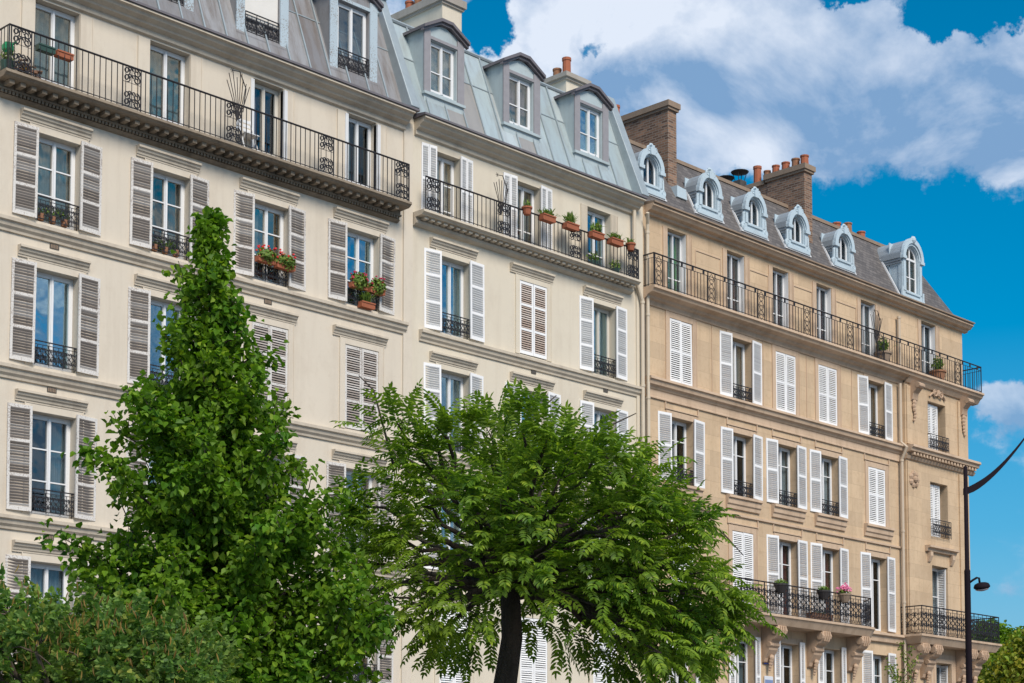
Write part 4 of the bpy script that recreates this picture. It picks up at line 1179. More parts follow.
# street plates
for (z, m, lab) in ((6.36, 'plate', 'small dark blue street plate on tan stone, the upper of two between louvred shutters'), (5.72, 'plateW', 'small pale blue and white plate on tan stone, below a dark blue plate')):
    xx = 44.28
    t = root('street_plate', (xx, D-.02, z), lab, 'sign')
    b = MB(); b.box(-.22, .22, -.03, .0, -.14, .14); part('plate', b, M['plate'] if m == 'plate' else M['plateW'], t, bevel=.01)
    b = MB()
    if m == 'plate': b.box(-.05, .03, -.035, -.03, -.03, .06); b.box(.05, .08, -.035, -.03, -.03, .03)
    else: b.box(-.2, .2, -.035, -.03, -.13, .03)
    part('plate_mark', b, M['plateW'] if m == 'plate' else m_simple('pale_blue_enamel', (.18, .24, .4, 1), .4, .1, 9), t)

# ================================================================== POTS AND FLOWERS (things of their own)
def tuft(b, c, n, h, spread, lw=.03, up=.8):
    for i in range(n):
        a = random.uniform(0, 2*pi); e = random.uniform(.15, 1)*spread
        d = Vector((cos(a)*e, sin(a)*e*.8, up*random.uniform(.4, 1)))
        L = h*random.uniform(.5, 1.1); p0 = Vector(c)+Vector((random.uniform(-.6, .6)*spread*.3, random.uniform(-.4, .4)*spread*.2, 0))
        p1 = p0+d.normalized()*L*.6; p2 = p0+d.normalized()*L+Vector((0, 0, -L*.25*e/spread))
        s = d.cross(Vector((0, 0, 1))).normalized()*lw*random.uniform(.6, 1.3)
        b.face([p0, p1+s, p2, p1-s])
def leafball(b, c, rad, n, size):
    for i in range(n):
        d = Vector((random.gauss(0, 1), random.gauss(0, 1), random.gauss(0, 1))).normalized()
        p = Vector(c)+Vector((d.x*rad[0], d.y*rad[1], d.z*rad[2]))*random.uniform(.45, 1)
        nrm = (d+Vector((random.uniform(-.6, .6), random.uniform(-.6, .6), random.uniform(0, .8)))).normalized()
        u = nrm.orthogonal().normalized(); v = nrm.cross(u); s = size*random.uniform(.6, 1.3)
        b.face([p-u*s, p+v*s*.6, p+u*s, p-v*s*.6])
def trough_mesh(b, L, w=.17, h=.125):
    b.prism([(-w*.4, 0), (w*.4, 0), (w*.5, h), (w*.44, h), (w*.36, .02), (-w*.36, .02), (-w*.44, h), (-w*.5, h)], -L/2, L/2)
    for s in (-1, 1): b.box(s*L/2-.012, s*L/2+.012, -w*.46, w*.46, .005, h-.004)
    b.box(-L/2-.015, L/2+.015, -w*.56, -w*.5, h-.03, h+.002); b.box(-L/2-.015, L/2+.015, w*.5, w*.56, h-.03, h+.002)
def flower_box(x, y, z, L, label, petals, nleaf=140, npet=40, pot='terra', group='flower boxes on the window guards', plant=True, kind='flower_box', fl=.02, hgt=.16):
    t = root(kind, (x, D+y, z), label, 'flower box', group)
    b = MB(); trough_mesh(b, L); part('trough', b, M[pot], t)
    b = MB(); b.box(-L/2+.02, L/2-.02, -.06, .06, .03, .13); part('soil', b, M['soil'], t)
    if plant:
        b = MB(); leafball(b, (0, -.04, .19), (L*.58, .17, hgt), int(nleaf*2.4), .05); leafball(b, (0, -.09, .08), (L*.45, .05, .12), nleaf//4, .035); part('foliage', b, M['plant'], t)
        if petals:
            b = MB()
            for i in range(int(npet*.62)):
                c = (random.uniform(-.5, .5)*L, random.uniform(-.14, .05), random.uniform(.16, .40)); b.blob(c, fl*random.uniform(1.0, 1.9), (1.2, 1, .9), 5)
            part('blossom', b, M[petals], t)
    return t
gy = -.035
xa, xb = colsA[2]
flower_box(xa+.24, -.16, 14.27, .46, 'terracotta box of bright red geraniums on the window guard, left of the pair', 'red')
flower_box(xb-.24, -.16, 14.24, .50, 'terracotta box of bright red geraniums on the window guard, right of the pair', 'red')
xa, xb = colsA[3]
flower_box(xa+.26, -.16, 14.27, .46, 'terracotta box of tall dark red flowers above a grassy pot, left of the pair', 'magenta', 180, 80, hgt=.22)
flower_box(xb-.22, -.16, 14.26, .44, 'terracotta box of dark red flowers above a grassy pot, right of the pair', 'magenta', 180, 60, hgt=.20)
t = root('flower_pot', ((xa+xb)/2+.05, D-.10, 13.87), 'low terracotta pot of grassy leaves on the sill below dark red flowers', 'flower pot')
b = MB(); trough_mesh(b, .4, .18, .14); part('pot', b, M['terra'], t); b = MB(); tuft(b, (0, 0, .12), 70, .42, .6, .02); part('foliage', b, M['plant'], t)
for c in (0, 1):
    xa, xb = colsA[c]
    t = root('potted_plants', ((xa+xb)/2-.1, D+.03, 13.93), ['low dark green pot plants behind the leftmost window guard under the top balcony', 'scrubby green pot plants behind the window guard beside the tip of the tall tree'][c], 'pot plants', 'plants behind the window guards')
    for k in range(3):
        b = MB(); b.lathe([(.06, 0), (.085, .14), (.07, .14), (.068, .1)], (-.28+.28*k, 0, 0), 9); part('pot', b, M['terrad'], t)
    b = MB(); leafball(b, (0, 0, .22), (.42, .08, .14), 120, .035); tuft(b, (.1, 0, .15), 20, .25, .5, .012); part('foliage', b, M['plant'], t)
# A top balcony
flower_box(18.93, -.43, 17.30, .36, 'empty dark green trough hooked inside the top balcony handrail', None, plant=False, pot='greenp', group='troughs on the balcony handrail')
flower_box(19.36, -.43, 17.30, .36, 'empty terracotta trough hooked on the top balcony handrail beside a dark green one', None, plant=False, group='troughs on the balcony handrail')
t = root('potted_shrub', (18.18, D-.25, 16.66), 'small dark shrub under a bright green cover at the corner of the top balcony', 'pot plant')
b = MB(); b.lathe([(.12, 0), (.16, .26), (.14, .26), (.13, .2)], n=12); part('pot', b, M['greenp'], t)
b = MB(); leafball(b, (0, 0, .42), (.16, .14, .22), 120, .04); part('foliage', b, M['plant'], t)
b = MB(); b.blob((0, 0, .55), .13, (1, .9, 1.1), 9); b.tube([(.05, 0, .62), (.16, -.02, .72), (.2, -.03, .68)], .03, 6); part('cover', b, M['brgreen'], t)
t = root('firewood_bundle', (18.55, D-.28, 16.66), 'untidy bundle of dry sticks and dead leaves on the balcony corner', 'bundle')
b = MB()
for i in range(16):
    a = random.uniform(-.5, .5); b.tube([(random.uniform(-.2, .2)-.2*cos(a), random.uniform(-.1, .1), .05+.02*i), (random.uniform(-.2, .2)+.2*cos(a), random.uniform(-.1, .1), .07+.02*i+.15*sin(a))], .018, 5)
part('sticks', b, M['woodd'], t)
b = MB(); leafball(b, (0, 0, .2), (.3, .12, .2), 90, .04); part('dry_leaves', b, M['pod'], t)
t = root('folding_chair', (24.3, D-.2, 16.66), 'white folding chair against the wall on the left building top balcony, beside iron spikes', 'chair')
b = MB(); b.box(-.2, .2, -.17, .17, .43, .45); part('seat', b, M['fr'], t)
b = MB()
for k in range(3): b.box(-.2, .2, .17, .19, .6+.1*k, .67+.1*k)
part('backrest', b, M['fr'], t)
for sx in (-.19, .19):
    b = MB(); b.tube([(sx, -.17, 0), (sx, .19, .9)], .014, 5); part('leg', b, M['fr'], t)
    b = MB(); b.tube([(sx*.9, .2, 0), (sx*.9, -.15, .44)], .014, 5); part('leg', b, M['fr'], t)
# B balcony pots on the handrail
def rail_pot(x, kind, label):
    t = root('flower_pot', (x, D-qB-.06, 17.40), label, 'flower pot', 'terracotta pots along the balcony handrail')
    b = MB()
    if kind == 'round':
        b.lathe([(.09, 0), (.13, .16), (.15, .16), (.15, .2), (.12, .2), (.11, .15)], n=12)
    else:
        trough_mesh(b, .46, .22, .16)
    part('pot', b, M['terra'], t)
    b = MB()
    if kind == 'spiky': tuft(b, (0, 0, .14), 110, .42, .55, .018); leafball(b, (0, 0, .2), (.2, .1, .07), 40, .03)
    elif kind == 'straggly': tuft(b, (-.1, 0, .17), 16, .22, .9, .03); tuft(b, (.13, 0, .17), 18, .32, .9, .025); leafball(b, (0, 0, .24), (.24, .12, .09), 70, .035)
    elif kind == 'purple': leafball(b, (0, 0, .27), (.25, .15, .17), 140, .05); tuft(b, (0, 0, .2), 20, .38, .7, .02)
    else: leafball(b, (0, 0, .26), (.13, .1, .1), 50, .045); tuft(b, (0, 0, .18), 12, .3, .8, .02)
    part('foliage', b, M['plant'], t)
    if kind == 'purple':
        b = MB()
        for i in range(9): b.blob((random.uniform(0, .2), random.uniform(-.1, .05), random.uniform(.3, .45)), .022, (1, 1, 1), 5)
        part('blossom', b, m_simple('dull_purple_petal', (.10, .05, .12, 1), .7, .2, 20), t)
rail_pot(33.25, 'round', 'small round terracotta pot, the one farthest left on the middle balcony handrail')
rail_pot(34.02, 'straggly', 'terracotta trough of straggly leaves on the handrail, left of a spiky plant')
rail_pot(34.95, 'spiky', 'terracotta trough with upright spiky leaves on the middle balcony handrail')
rail_pot(35.98, 'purple', 'terracotta trough with dull purple flowers just right of a scroll panel')
rail_pot(36.78, 'straggly', 'terracotta trough of thin pale stems on the handrail, next to a small end pot')
rail_pot(37.44, 'round', 'small terracotta pot with trailing leaves over the last scroll panel of the middle balcony')
for x, lab in ((36.1, 'low green pot plant on the floor of the middle balcony before the blue door'), (37.05, 'low bushy pot plant on the floor near the end of the middle balcony')):
    t = root('flower_pot', (x, D-.22, 16.66), lab, 'flower pot', 'pot plants on the balcony floor')
    b = MB(); b.lathe([(.09, 0), (.13, .18), (.11, .18), (.1, .12)], n=10); part('pot', b, M['greenp'], t)
    b = MB(); leafball(b, (0, 0, .3), (.24, .15, .15), 110, .04); part('foliage', b, M['plant'], t)
# C pots
for x, lab in ((50.62, 'bushy plant in a wide pot on the tan building balcony under iron spikes'), (54.1, 'dark leafy plant in a planter on the tan building corner balcony')):
    t = root('potted_shrub', (x, D-.2, 16.66), lab, 'pot plant')
    b = MB(); b.lathe([(.2, 0), (.27, .3), (.3, .3), (.3, .36), (.25, .36), (.24, .3)], n=14); part('pot', b, M['terrad'] if x > 52 else M['cementd'], t)
    b = MB(); leafball(b, (0, 0, .62), (.28, .2, .28), 190, .055); tuft(b, (0, 0, .35), 36, .6, .7, .02); part('foliage', b, M['plant'], t)
for x, pet, lab in ((43.95, None, 'dark hanging pot of dull leaves on scrolled railing, the leftmost on the corbelled balcony'), (46.2, None, 'dark round pot of drooping stems on scrolled railing, left of the pink flowers'), (47.35, 'pink', 'brown round pot of bright pink flowers on scrolled balcony railing')):
    t = root('flower_pot', (x, D-.76, 8.32), lab, 'flower pot', 'pots on the scrolled balcony railing')
    b = MB(); b.lathe([(.12, 0), (.2, .2), (.22, .22), (.22, .27), (.18, .27)], n=14); part('pot', b, M['cementd'] if pet else M['iron2'], t)
    b = MB(); leafball(b, (0, 0, .33), (.24, .2, .09), 90, .045); part('foliage', b, M['plant'], t)
    if pet:
        b = MB()
        for i in range(60): b.blob((random.gauss(0, .12), random.gauss(0, .1), .36+abs(random.gauss(0, .10))), .034*random.uniform(.7, 1.3), (1, 1, .9), 5)
        part('blossom', b, M[pet], t)
t = root('wooden_planter', (46.35, D-.5, 7.66), 'long brown wooden planter on the corbelled balcony floor', 'planter')
b = MB(); b.box(-.55, .55, -.12, .12, 0, .22); b.box(-.57, .57, -.13, .13, .2, .24); part('box', b, M['woodd'], t)
b = MB(); tuft(b, (0, 0, .2), 26, .22, .8, .02); part('foliage', b, M['plant'], t)

# ================================================================== TREES
def leaf_face(b, p, ax, nrm, L, W, fold=.25):
    """pointed oval leaf folded along its midrib; four triangles sharing one island"""
    ax = ax.normalized(); side = ax.cross(nrm)
    if side.length < 1e-5: side = ax.orthogonal()
    side.normalize(); up = side.cross(ax)
    i = len(b.v)
    ub = up*W*fold
    b.v += [tuple(p), tuple(p+ax*L*.24+side*W*.44+ub), tuple(p+ax*L*.62+side*W*.42+ub), tuple(p+ax*L-up*L*.12), tuple(p+ax*L*.62-side*W*.42+ub), tuple(p+ax*L*.24-side*W*.44+ub)]
    for f in ((0, 3, 2, 1), (0, 5, 4, 3)): b.f.append(tuple(i+k for k in f)); b.mi.append(b.cur)

rv = lambda s=1: Vector((random.gauss(0, s), random.gauss(0, s), random.gauss(0, s)))
def bend(p0, p1, sag, n=6, wob=.05):
    p0, p1 = Vector(p0), Vector(p1); L = (p1-p0).length
    return [p0.lerp(p1, i/n)+Vector((0, 0, sag*sin(pi*i/n)))+(rv(wob*L*.3) if 0 < i < n else Vector()) for i in range(n+1)]

# --- tall narrow linden
def interp(tab, z):
    for (a, ra), (c, rc_) in zip(tab[:-1], tab[1:]):
        if a <= z <= c: return ra+(rc_-ra)*(z-a)/(c-a)
    return 0
def linden():
    random.seed(21)
    base = spot(222, 20)
    t = root('linden_tree', base, 'tall conical tree with heart shaped green leaves before the cream building', 'tree')
    prof = [(1.2, 1.7), (2.2, 2.0), (3.1, 2.02), (4.0, 1.86), (4.45, 1.68), (4.9, 1.52), (5.7, 1.22), (6.27, .97), (6.85, .70), (7.4, .46), (8.0, .22), (8.5, .08)]
    lean = -R3*.0
    axis = lambda z: R3*(-.25*max(0, (z-3)/5.5)+.12*max(0, (4.2-z)/3))+Vector((.03*sin(z*1.7), .03*cos(z*1.3), 0))
    tr = MB(); tr.tube([axis(z)+Vector((0, 0, z)) for z in (0, .5, 1.5, 2.5, 3.5, 4.5, 5.5, 6.5, 7.5, 8.4)], .14, 9, .012)
    lf = MB()
    def leafcluster(p, d, n, s):
        for i in range(n):
            a = (d+rv(.75)).normalized(); a.z -= .35
            q = p+rv(.06)
            nr = (Vector((0, 0, 1))+rv(.55)+d*.5)
            L = s*random.uniform(.65, 1.25); leaf_face(lf, q, a, nr, L, L*.85)
    limbs = []
    k = 0; z = 1.3
    while z < 8.3:
        r = interp(prof, z)
        az = k*2.39996+random.uniform(-.4, .4); k += 1
        reach = max(.03, r*random.choice((.6, .8, .9, .98, 1.04, 1.12))*random.uniform(.93, 1.05)-.12)
        z += .038 if z < 6.3 else .055
        pk = sin(az*2.0+z*2.3)+.7*sin(az*3.0-z*3.9+1.0)
        if pk < -.75 and z > 2: reach *= .72
        elif pk > .8: reach *= 1.08
        z0 = max(.9, z-reach*random.uniform(.35, .75))
        o = Vector((cos(az), sin(az), 0))
        p0 = axis(z0)+Vector((0, 0, z0)); p1 = axis(z)+o*reach+Vector((0, 0, z+random.uniform(-.12, .12)))
        pts = bend(p0, p1, -.08*reach, 7, .07)
        tr.tube(pts, .012+.016*reach, 5, .004)
        L = (p1-p0).length; m = max(8, int(L/.036))
        for i in range(m):
            tt = .12+.88*(i+random.random())/m
            f = tt*7; a = int(min(6, f)); q = pts[a].lerp(pts[a+1], f-a)
            sd = (rv(1)+o*.7+Vector((0, 0, .15))).normalized(); sl = random.uniform(.08, .36)*(.3+.6*min(1, r))*(1.1-.25*tt)
            e = q+sd*sl
            if i % 2 == 0: tr.tube([q, e], .004, 3)
            n = 4 if r < .4 else 6
            for j in range(3): leafcluster(q.lerp(e, .3+.35*j), sd, 3 if n == 4 else 4, .088)
    for q_ in range(90):
        z = random.uniform(2.2, 6.6); r = interp(prof, z); az = random.uniform(0, 2*pi); o = Vector((cos(az), sin(az), 0)); reach = r*random.uniform(.25, .62)
        pts = bend(axis(z-.25)+Vector((0, 0, z-.25)), axis(z)+o*reach+Vector((0, 0, z+random.uniform(-.1, .2))), 0, 5, .07); tr.tube(pts, .012, 4, .004)
        for i in range(16):
            f = random.uniform(.6, 5); a = int(min(4, f)); q = pts[a].lerp(pts[a+1], f-a)+rv(.09); leafcluster(q, (rv(1)+o).normalized(), 4, .09)
    # upright leading shoots that break the outline
    for (lx, zb, zt) in ((-.24, 7.6, 8.62), (-.52, 6.9, 7.85), (.1, 6.6, 7.45), (.30, 6.0, 6.7), (.62, 5.2, 6.35), (-.95, 5.0, 5.75), (-1.25, 4.5, 5.3), (1.0, 4.6, 5.4), (.62, 5.2, 6.35), (1.5, 3.4, 4.2)):
        dd = random.uniform(-.25, .25)
        p0 = R3*lx*.75+FH*dd*.5+Vector((0, 0, zb)); p1 = R3*lx+FH*dd+Vector((0, 0, zt))
        pts = bend(p0, p1, 0, 6, .05); tr.tube(pts, .012, 4, .004)
        for i in range(20):
            tt = (i+random.random())/20; f = tt*6; a = int(min(5, f)); q = pts[a].lerp(pts[a+1], f-a)
            leafcluster(q+rv(.03+.05*(1-tt)), (rv(1)+Vector((0, 0, .2))).normalized(), 3, .088)
    part('trunk', tr, M['bark'], t, smooth=True)
    part('crown', lf, M['leaf1'], t)
linden()

def pinnate(b, p, d, L, nl, ll, lw, droop, wild=.25):
    """compound leaf: leaflets in pairs along a drooping stalk"""
    d = d.normalized(); q = Vector(p); prev = q
    sd = d.cross(Vector((0, 0, 1)))
    if sd.length < .05: sd = d.orthogonal()
    sd.normalize()
    step = L/nl; cur = d.copy()
    tw = random.uniform(-.5, .5)
    for i in range(nl):
        cur = (cur+Vector((0, 0, -droop*step*3))).normalized(); q = q+cur*step
        if i < 1: continue
        s = sd*cos(tw)+sd.cross(cur)*sin(tw)
        up = s.cross(cur)+rv(wild*.7-.12 if wild > .3 else .05)
        sz = ll*(.7+.3*sin(pi*min(1, (i+1)/nl)))*random.uniform(.85, 1.1)
        for sg in (-1, 1):
            a = (s*sg+cur*.55+rv(wild*.4)+Vector((0, 0, -.28))).normalized()
            leaf_face(b, q, a, up if up.z > 0 else -up, sz, lw, .12)
    leaf_face(b, q, cur, sd.cross(cur), ll, lw, .12)

def lobe_tree(t, base, depth, lobes, trunk_top, mb_trunk, leafmb, seed, per, L, nl, ll, lw, droop, thick, wild=.25, minr=.18, inner=0.35, center=None, loose=None):
    """lobes: (px, py, r px); each lobe is a mass of foliage fed by a limb"""
    random.seed(seed)
    k = FPX/depth
    c0 = center
    for (px, py, rp) in lobes:
        r = rp/k
        lat = (px-c0[0])/k; z = CAMZ+(816.5-py)/k
        rel = min(1, abs(lat)/(c0[2]/k))
        dmax = thick*sqrt(max(.08, 1-rel**2))
        n_d = max(1, int(round(dmax*1.5/r)))
        n_d = min(n_d, 2 if loose and px < loose else 3)
        for di in range(n_d):
            dd = (random.uniform(-1, 1) if n_d == 1 else (-1+2*di/(n_d-1))*.8+random.uniform(-.15, .15))*dmax
            zc = z-abs(dd)/thick*.25
            c = base+R3*((px-c0[3])/k)+FH*dd; c = Vector((c.x, c.y, zc))-base
            # limb
            pts = bend(trunk_top, c, .12, 7, .09)
            mb_trunk.tube(pts, .055, 6, .012)
            n = int(per*(r/.5)**2*random.choice((.55, .8, 1, 1.25))*(.85 if loose and px < loose else 1))+3
            for i in range(n):
                dr = rv(1).normalized(); rad = r*(inner+(1.08-inner)*random.random()**.6)
                tip = c+Vector((dr.x*rad, dr.y*rad, dr.z*rad*.85))
                if random.random() < .35: mb_trunk.tube(bend(c+dr*r*.1, tip, .03, 3, .08), .009, 3, .004)
                out = (tip-Vector((trunk_top.x, trunk_top.y, trunk_top.z-.3))).normalized()
                for j in range(random.choice((2, 3, 3))):
                    d = (out+rv(.55)+Vector((0, 0, .15)))
                    pinnate(leafmb, tip, d, L*random.uniform(.7, 1.15), nl, ll, lw, droop, wild)

def ailanthus():
    base = spot(497, 22)
    t = root('broad_tree', base, 'broad spreading tree with feathery leaves and dark bare trunk before the middle building', 'tree')
    tr, lf = MB(), MB(); k = FPX/22
    top = R3*(13/k)+Vector((0, 0, CAMZ+(816.5-585)/k))
    random.seed(5)
    tr.tube([Vector((0, 0, -.1)), R3*(-.02)+Vector((0, 0, 1.2)), R3*.04+Vector((0, 0, 2.4)), R3*(4/k)+FH*.03+Vector((0, 0, 2.9)), R3*(9/k)-FH*.03+Vector((0, 0, 3.3)), R3*(15/k)+Vector((0, 0, 3.8)), top], .19, 14, .12)
    lobes = [(388, 408, 20), (408, 440, 28), (350, 500, 26), (372, 535, 38), (345, 565, 22), (352, 612, 20), (385, 600, 26), (432, 415, 24), (445, 455, 42), (415, 500, 44), (430, 560, 44), (455, 610, 34), (420, 625, 18),
             (490, 430, 34), (520, 415, 24), (548, 425, 30), (500, 490, 56), (560, 470, 46), (597, 448, 30), (640, 475, 30), (625, 520, 48), (668, 500, 24), (685, 530, 30), (560, 540, 56), (495, 560, 48),
             (640, 580, 46), (700, 575, 32), (722, 605, 26), (690, 620, 40), (640, 640, 34), (600, 610, 36), (560, 610, 34), (545, 580, 40), (705, 655, 24), (665, 660, 22), (735, 640, 14), (480, 610, 26)]
    lobes = [l for l in lobes if not (470 < l[0] < 565 and l[1] > 590)]
    lobe_tree(t, base, 22, [(535+(x-535)*.91, 545+(y-545)*.88, r*.82) for x, y, r in lobes], top, tr, lf, 11, 20, .42, 9, .115, .038, .6, 1.6, center=(535, 530, 215, 497), loose=470)
    # hanging outer sprays and bare twigs
    random.seed(3)
    for (px, py) in ((352, 640), (372, 632), (445, 635), (470, 640), (560, 645), (585, 640), (610, 650), (395, 395), (335, 515), (628, 460), (655, 468), (748, 625), (744, 600), (340, 600), (365, 420)):
        c = R3*((px-497)/k)+FH*random.uniform(-.8, .8)+Vector((0, 0, CAMZ+(816.5-py)/k))
        inn = c.lerp(top, .3); tr.tube(bend(inn, c, .06, 4, .05), .012, 4, .004)
        for j in range(6): pinnate(lf, c.lerp(inn, .12*j)+rv(.04), (c-inn).normalized()+rv(.5), .42, 8, .12, .036, .7)
    for pts in ([(560, 470), (610, 430), (635, 418)], [(640, 500), (700, 521), (722, 540), (740, 560)], [(395, 470), (375, 395), (360, 380)], [(520, 440), (545, 410), (556, 400)], [(690, 522), (712, 518)]):
        tr.tube([R3*((x-497)/k)-FH*.5+Vector((0, 0, CAMZ+(816.5-y)/k)) for x, y in pts], .018, 5, .006)
    part('trunk', tr, M['bark'], t, smooth=True)
    part('crown', lf, M['leaf2'], t)
ailanthus()

def locust():
    base = spot(70, 13)
    t = root('locust_bush', base, 'bushy locust tree with blue green round leaflets and tan dry pods at bottom left corner', 'tree')
    tr, lf = MB(), MB(); k = FPX/13
    top = R3*(20/k)+Vector((0, 0, 1.5))
    tr.tube([Vector((0, 0, -.1)), Vector((.05, 0, .8)), top], .09, 9, .06)
    lobes = [(15, 590, 34), (60, 602, 36), (-40, 590, 45), (105, 612, 34), (150, 622, 32), (190, 640, 30), (30, 640, 45), (85, 650, 44), (140, 665, 42), (-30, 660, 60), (195, 672, 34), (40, 690, 50), (110, 705, 50), (170, 710, 45)]
    lobes = [(x, y+(26 if x < 120 else 12), r) for x, y, r in lobes]
    lobe_tree(t, base, 13, lobes, top, tr, lf, 17, 74, .20, 6, .054, .046, .3, .75, wild=.95, center=(80, 650, 160, 70))
    part('trunk', tr, M['twig'], t, smooth=True)
    part('crown', lf, M['leaf3'], t)
    random.seed(4)
    pd = MB()
    for (px, py, n) in ((88, 642, 60), (100, 620, 26), (160, 628, 46), (140, 655, 50), (185, 655, 46), (60, 655, 30), (25, 600, 26), (45, 620, 30), (140, 672, 30)):
        c = R3*((px-70)/k)+FH*random.uniform(-.75, -.5)+Vector((0, 0, CAMZ+(816.5-py)/k))
        for i in range(n):
            p = c+Vector((random.gauss(0, .15), random.gauss(0, .12), random.gauss(0, .10)))
            leaf_face(pd, p, Vector((random.gauss(0, .3), random.gauss(0, .3), -1)), rv(1), .075, .013, .1)
    part('dry_pods', pd, M['pod'], t, kind='stuff')
locust()

def sapling():
    base = spot(905, 42); k = FPX/42
    t = root('young_tree', base, 'thin young tree with sparse yellow green leaves below the pavilion balcony', 'tree')
    random.seed(8); tr, lf = MB(), MB()
    tr.tube([(0, 0, 0), (.03, 0, 2), (0, .02, 3.6), (.02, 0, 5.7)], .04, 6, .008)
    for i in range(26):
        z = random.uniform(2.5, 5.5); az = random.uniform(0, 2*pi); L = random.uniform(.35, .85)*(1.15-.12*(z-2.5))
        p0 = Vector((0, 0, z-.3)); p1 = Vector((cos(az)*L*.75, sin(az)*L*.75, z+L*.55)); pts = bend(p0, p1, 0, 5, .06)
        tr.tube(pts, .009, 4, .003)
        for j in range(30):
            f = random.uniform(1, 5); a = int(min(4, f)); q = pts[a].lerp(pts[a+1], f-a)+rv(.05)
            leaf_face(lf, q, rv(1)+Vector((0, 0, -.4)), rv(1)+Vector((0, 0, 1)), random.uniform(.05, .09), .05)
    part('trunk', tr, M['twig'], t); part('crown', lf, M['leaf5'], t)
sapling()

def far_tree(px, depth, lobes, leaf, seed, label, name='street_tree'):
    base = spot(px, depth); k = FPX/depth
    t = root(name, base, label, 'tree', 'trees beyond the corner')
    random.seed(seed); tr, lf = MB(), MB()
    top = Vector((0, 0, 4.5)); tr.tube([(0, 0, 0), (.1, 0, 2.5), top], .28, 9, .2)
    for (lx, ly, rp) in lobes:
        r = rp/k
        for dd in (-.9, 0, .9):
            c = R3*((lx-px)/k)+FH*(dd*1.6+random.uniform(-.4, .4))+Vector((0, 0, CAMZ+(816.5-ly)/k))
            tr.tube(bend(top, c, .2, 5, .08), .09, 5, .02)
            for i in range(int(240*(r/1.0)**1.5)):
                d = rv(1).normalized(); p = c+d*r*random.random()**.45
                leaf_face(lf, p, rv(1)+Vector((0, 0, -.4)), d+Vector((0, 0, .7))+rv(.4), random.uniform(.2, .36), .22)
    part('trunk', tr, M['bark'], t); part('crown', lf, M[leaf], t)
far_tree(1035, 88, [(1000, 668, 22), (1022, 652, 18), (1035, 645, 22), (985, 690, 20), (1015, 690, 26), (1045, 680, 30), (1065, 655, 28), (1055, 700, 30), (1000, 710, 26), (1080, 690, 26)], 'leaf4', 31, 'olive and rust coloured tree past the corner, right of the lamp post')
far_tree(1010, 112, [(985, 632, 12), (1000, 636, 12), (1015, 641, 11), (1028, 642, 14), (975, 648, 14), (1040, 655, 18), (1005, 655, 18)], 'leaf1', 32, 'bright green tree behind the olive tree, under a distant roof')

# ================================================================== distant house
hb = spot(1042, 170); kk = FPX/170
t = root('distant_house', hb, 'distant pale house with reddish tile roof just above the trees at right edge', 'building')
b = MB(); b.box(-6, 6, -5, 5, 0, 16.6); part('wall', b, M['plB'], t)
b = MB(); b.prism([(-5.4, 16.5), (5.4, 16.5), (1.2, 18.6), (-1.2, 18.6)], -6.4, 6.4); r_ = part('roof', b, M['rooft'], t)
b = MB(); b.box(-3, -2.2, -1, 1, 17.8, 19.2); part('chimney', b, M['cement'], r_)
for i in range(3):
    b = MB(); b.box(-.5, .5, -5.06, -4.98, 13.5, 15.4); part('window', b, M['dark'], t, (-3.5+3.5*i, 0, 0))

# ================================================================== street lamp
lp = spot(970.5, 44); kz = FPX/44
L0 = root('street_lamp', lp, 'tall dark lamp post with a sweeping curved arm before the tan building corner', 'street lamp')
zt = CAMZ+(816.5-463)/kz; zj = CAMZ+(816.5-570)/kz
b = MB(); b.lathe([(.2, 0), (.2, .1), (.13, .35), (.115, 1.2), (.088, 1.3), (.075, zj-.02), (.078, zj), (.056, zj+.06), (.05, zt-.02), (.03, zt)], n=14)
part('post', b, M['lamp'], L0, smooth=True)
Rv = R3
zarm = CAMZ+(816.5-488)/kz; x2 = 60/kz; 
b = MB()
prev = None; secs = []
N = 18
for i in range(N+1):
    u = 1.5*i/N
    px_ = 968+u*64; 
    yc = 489-u*6-50*(u**1.6)
    th = 6.5+7.5*u if u < .2 else max(1.8, 8-7*(u-.2))
    c = Rv*((px_-970.5)/kz)+Vector((0, 0, CAMZ+(816.5-yc)/kz)); h = th/kz*.5
    secs.append([c+Vector((0, 0, h))+FH*.018, c+Vector((0, 0, h))-FH*.018, c-Vector((0, 0, h))-FH*.03, c-Vector((0, 0, h))+FH*.03])
base_i = len(b.v)
for s_ in secs: b.v += [tuple(p) for p in s_]
for i in range(N):
    for q in range(4):
        w = (q+1) % 4; b.f.append((base_i+i*4+q, base_i+i*4+w, base_i+(i+1)*4+w, base_i+(i+1)*4+q)); b.mi.append(0)
b.f.append((base_i, base_i+1, base_i+2, base_i+3)); b.mi.append(0); b.f.append(tuple(base_i+N*4+q for q in (3, 2, 1, 0))); b.mi.append(0)
part('curved_arm', b, M['lamp'], L0)
b = MB(); tip = secs[-1][0]
b.lathe([(.03, .1), (.2, .05), (.34, -.03), (.3, -.07), (.1, -.09)], tuple(tip+Vector((0, 0, -.05))), 16); part('upper_lantern', b, M['lamp'], L0, smooth=True)
P3 = lambda x, y: Rv*((x-970.5)/kz)+Vector((0, 0, CAMZ+(816.5-y)/kz))
b = MB(); b.tube([P3(972, 582), P3(976, 579), P3(980, 576.6), P3(982.3, 577), P3(982.8, 581.5)], .028, 8); part('bracket', b, M['lamp'], L0, smooth=True)
lc = P3(985, 586)
b = MB(); b.lathe([(.02, .12), (.1, .11), (.17, .08), (.2, .02), (.2, -.02), (.13, -.06)], (0, 0, 0), 18); lan = part('lantern', b, M['lamp'], L0, tuple(lc), smooth=True); lan.rotation_euler = (0, radians(-12), 0)
b = MB(); b.lathe([(.17, -.045), (.15, -.075), (.06, -.1), (.01, -.105)], (0, 0, 0), 18); dd = part('diffuser', b, M['lampd'], lan, smooth=True)

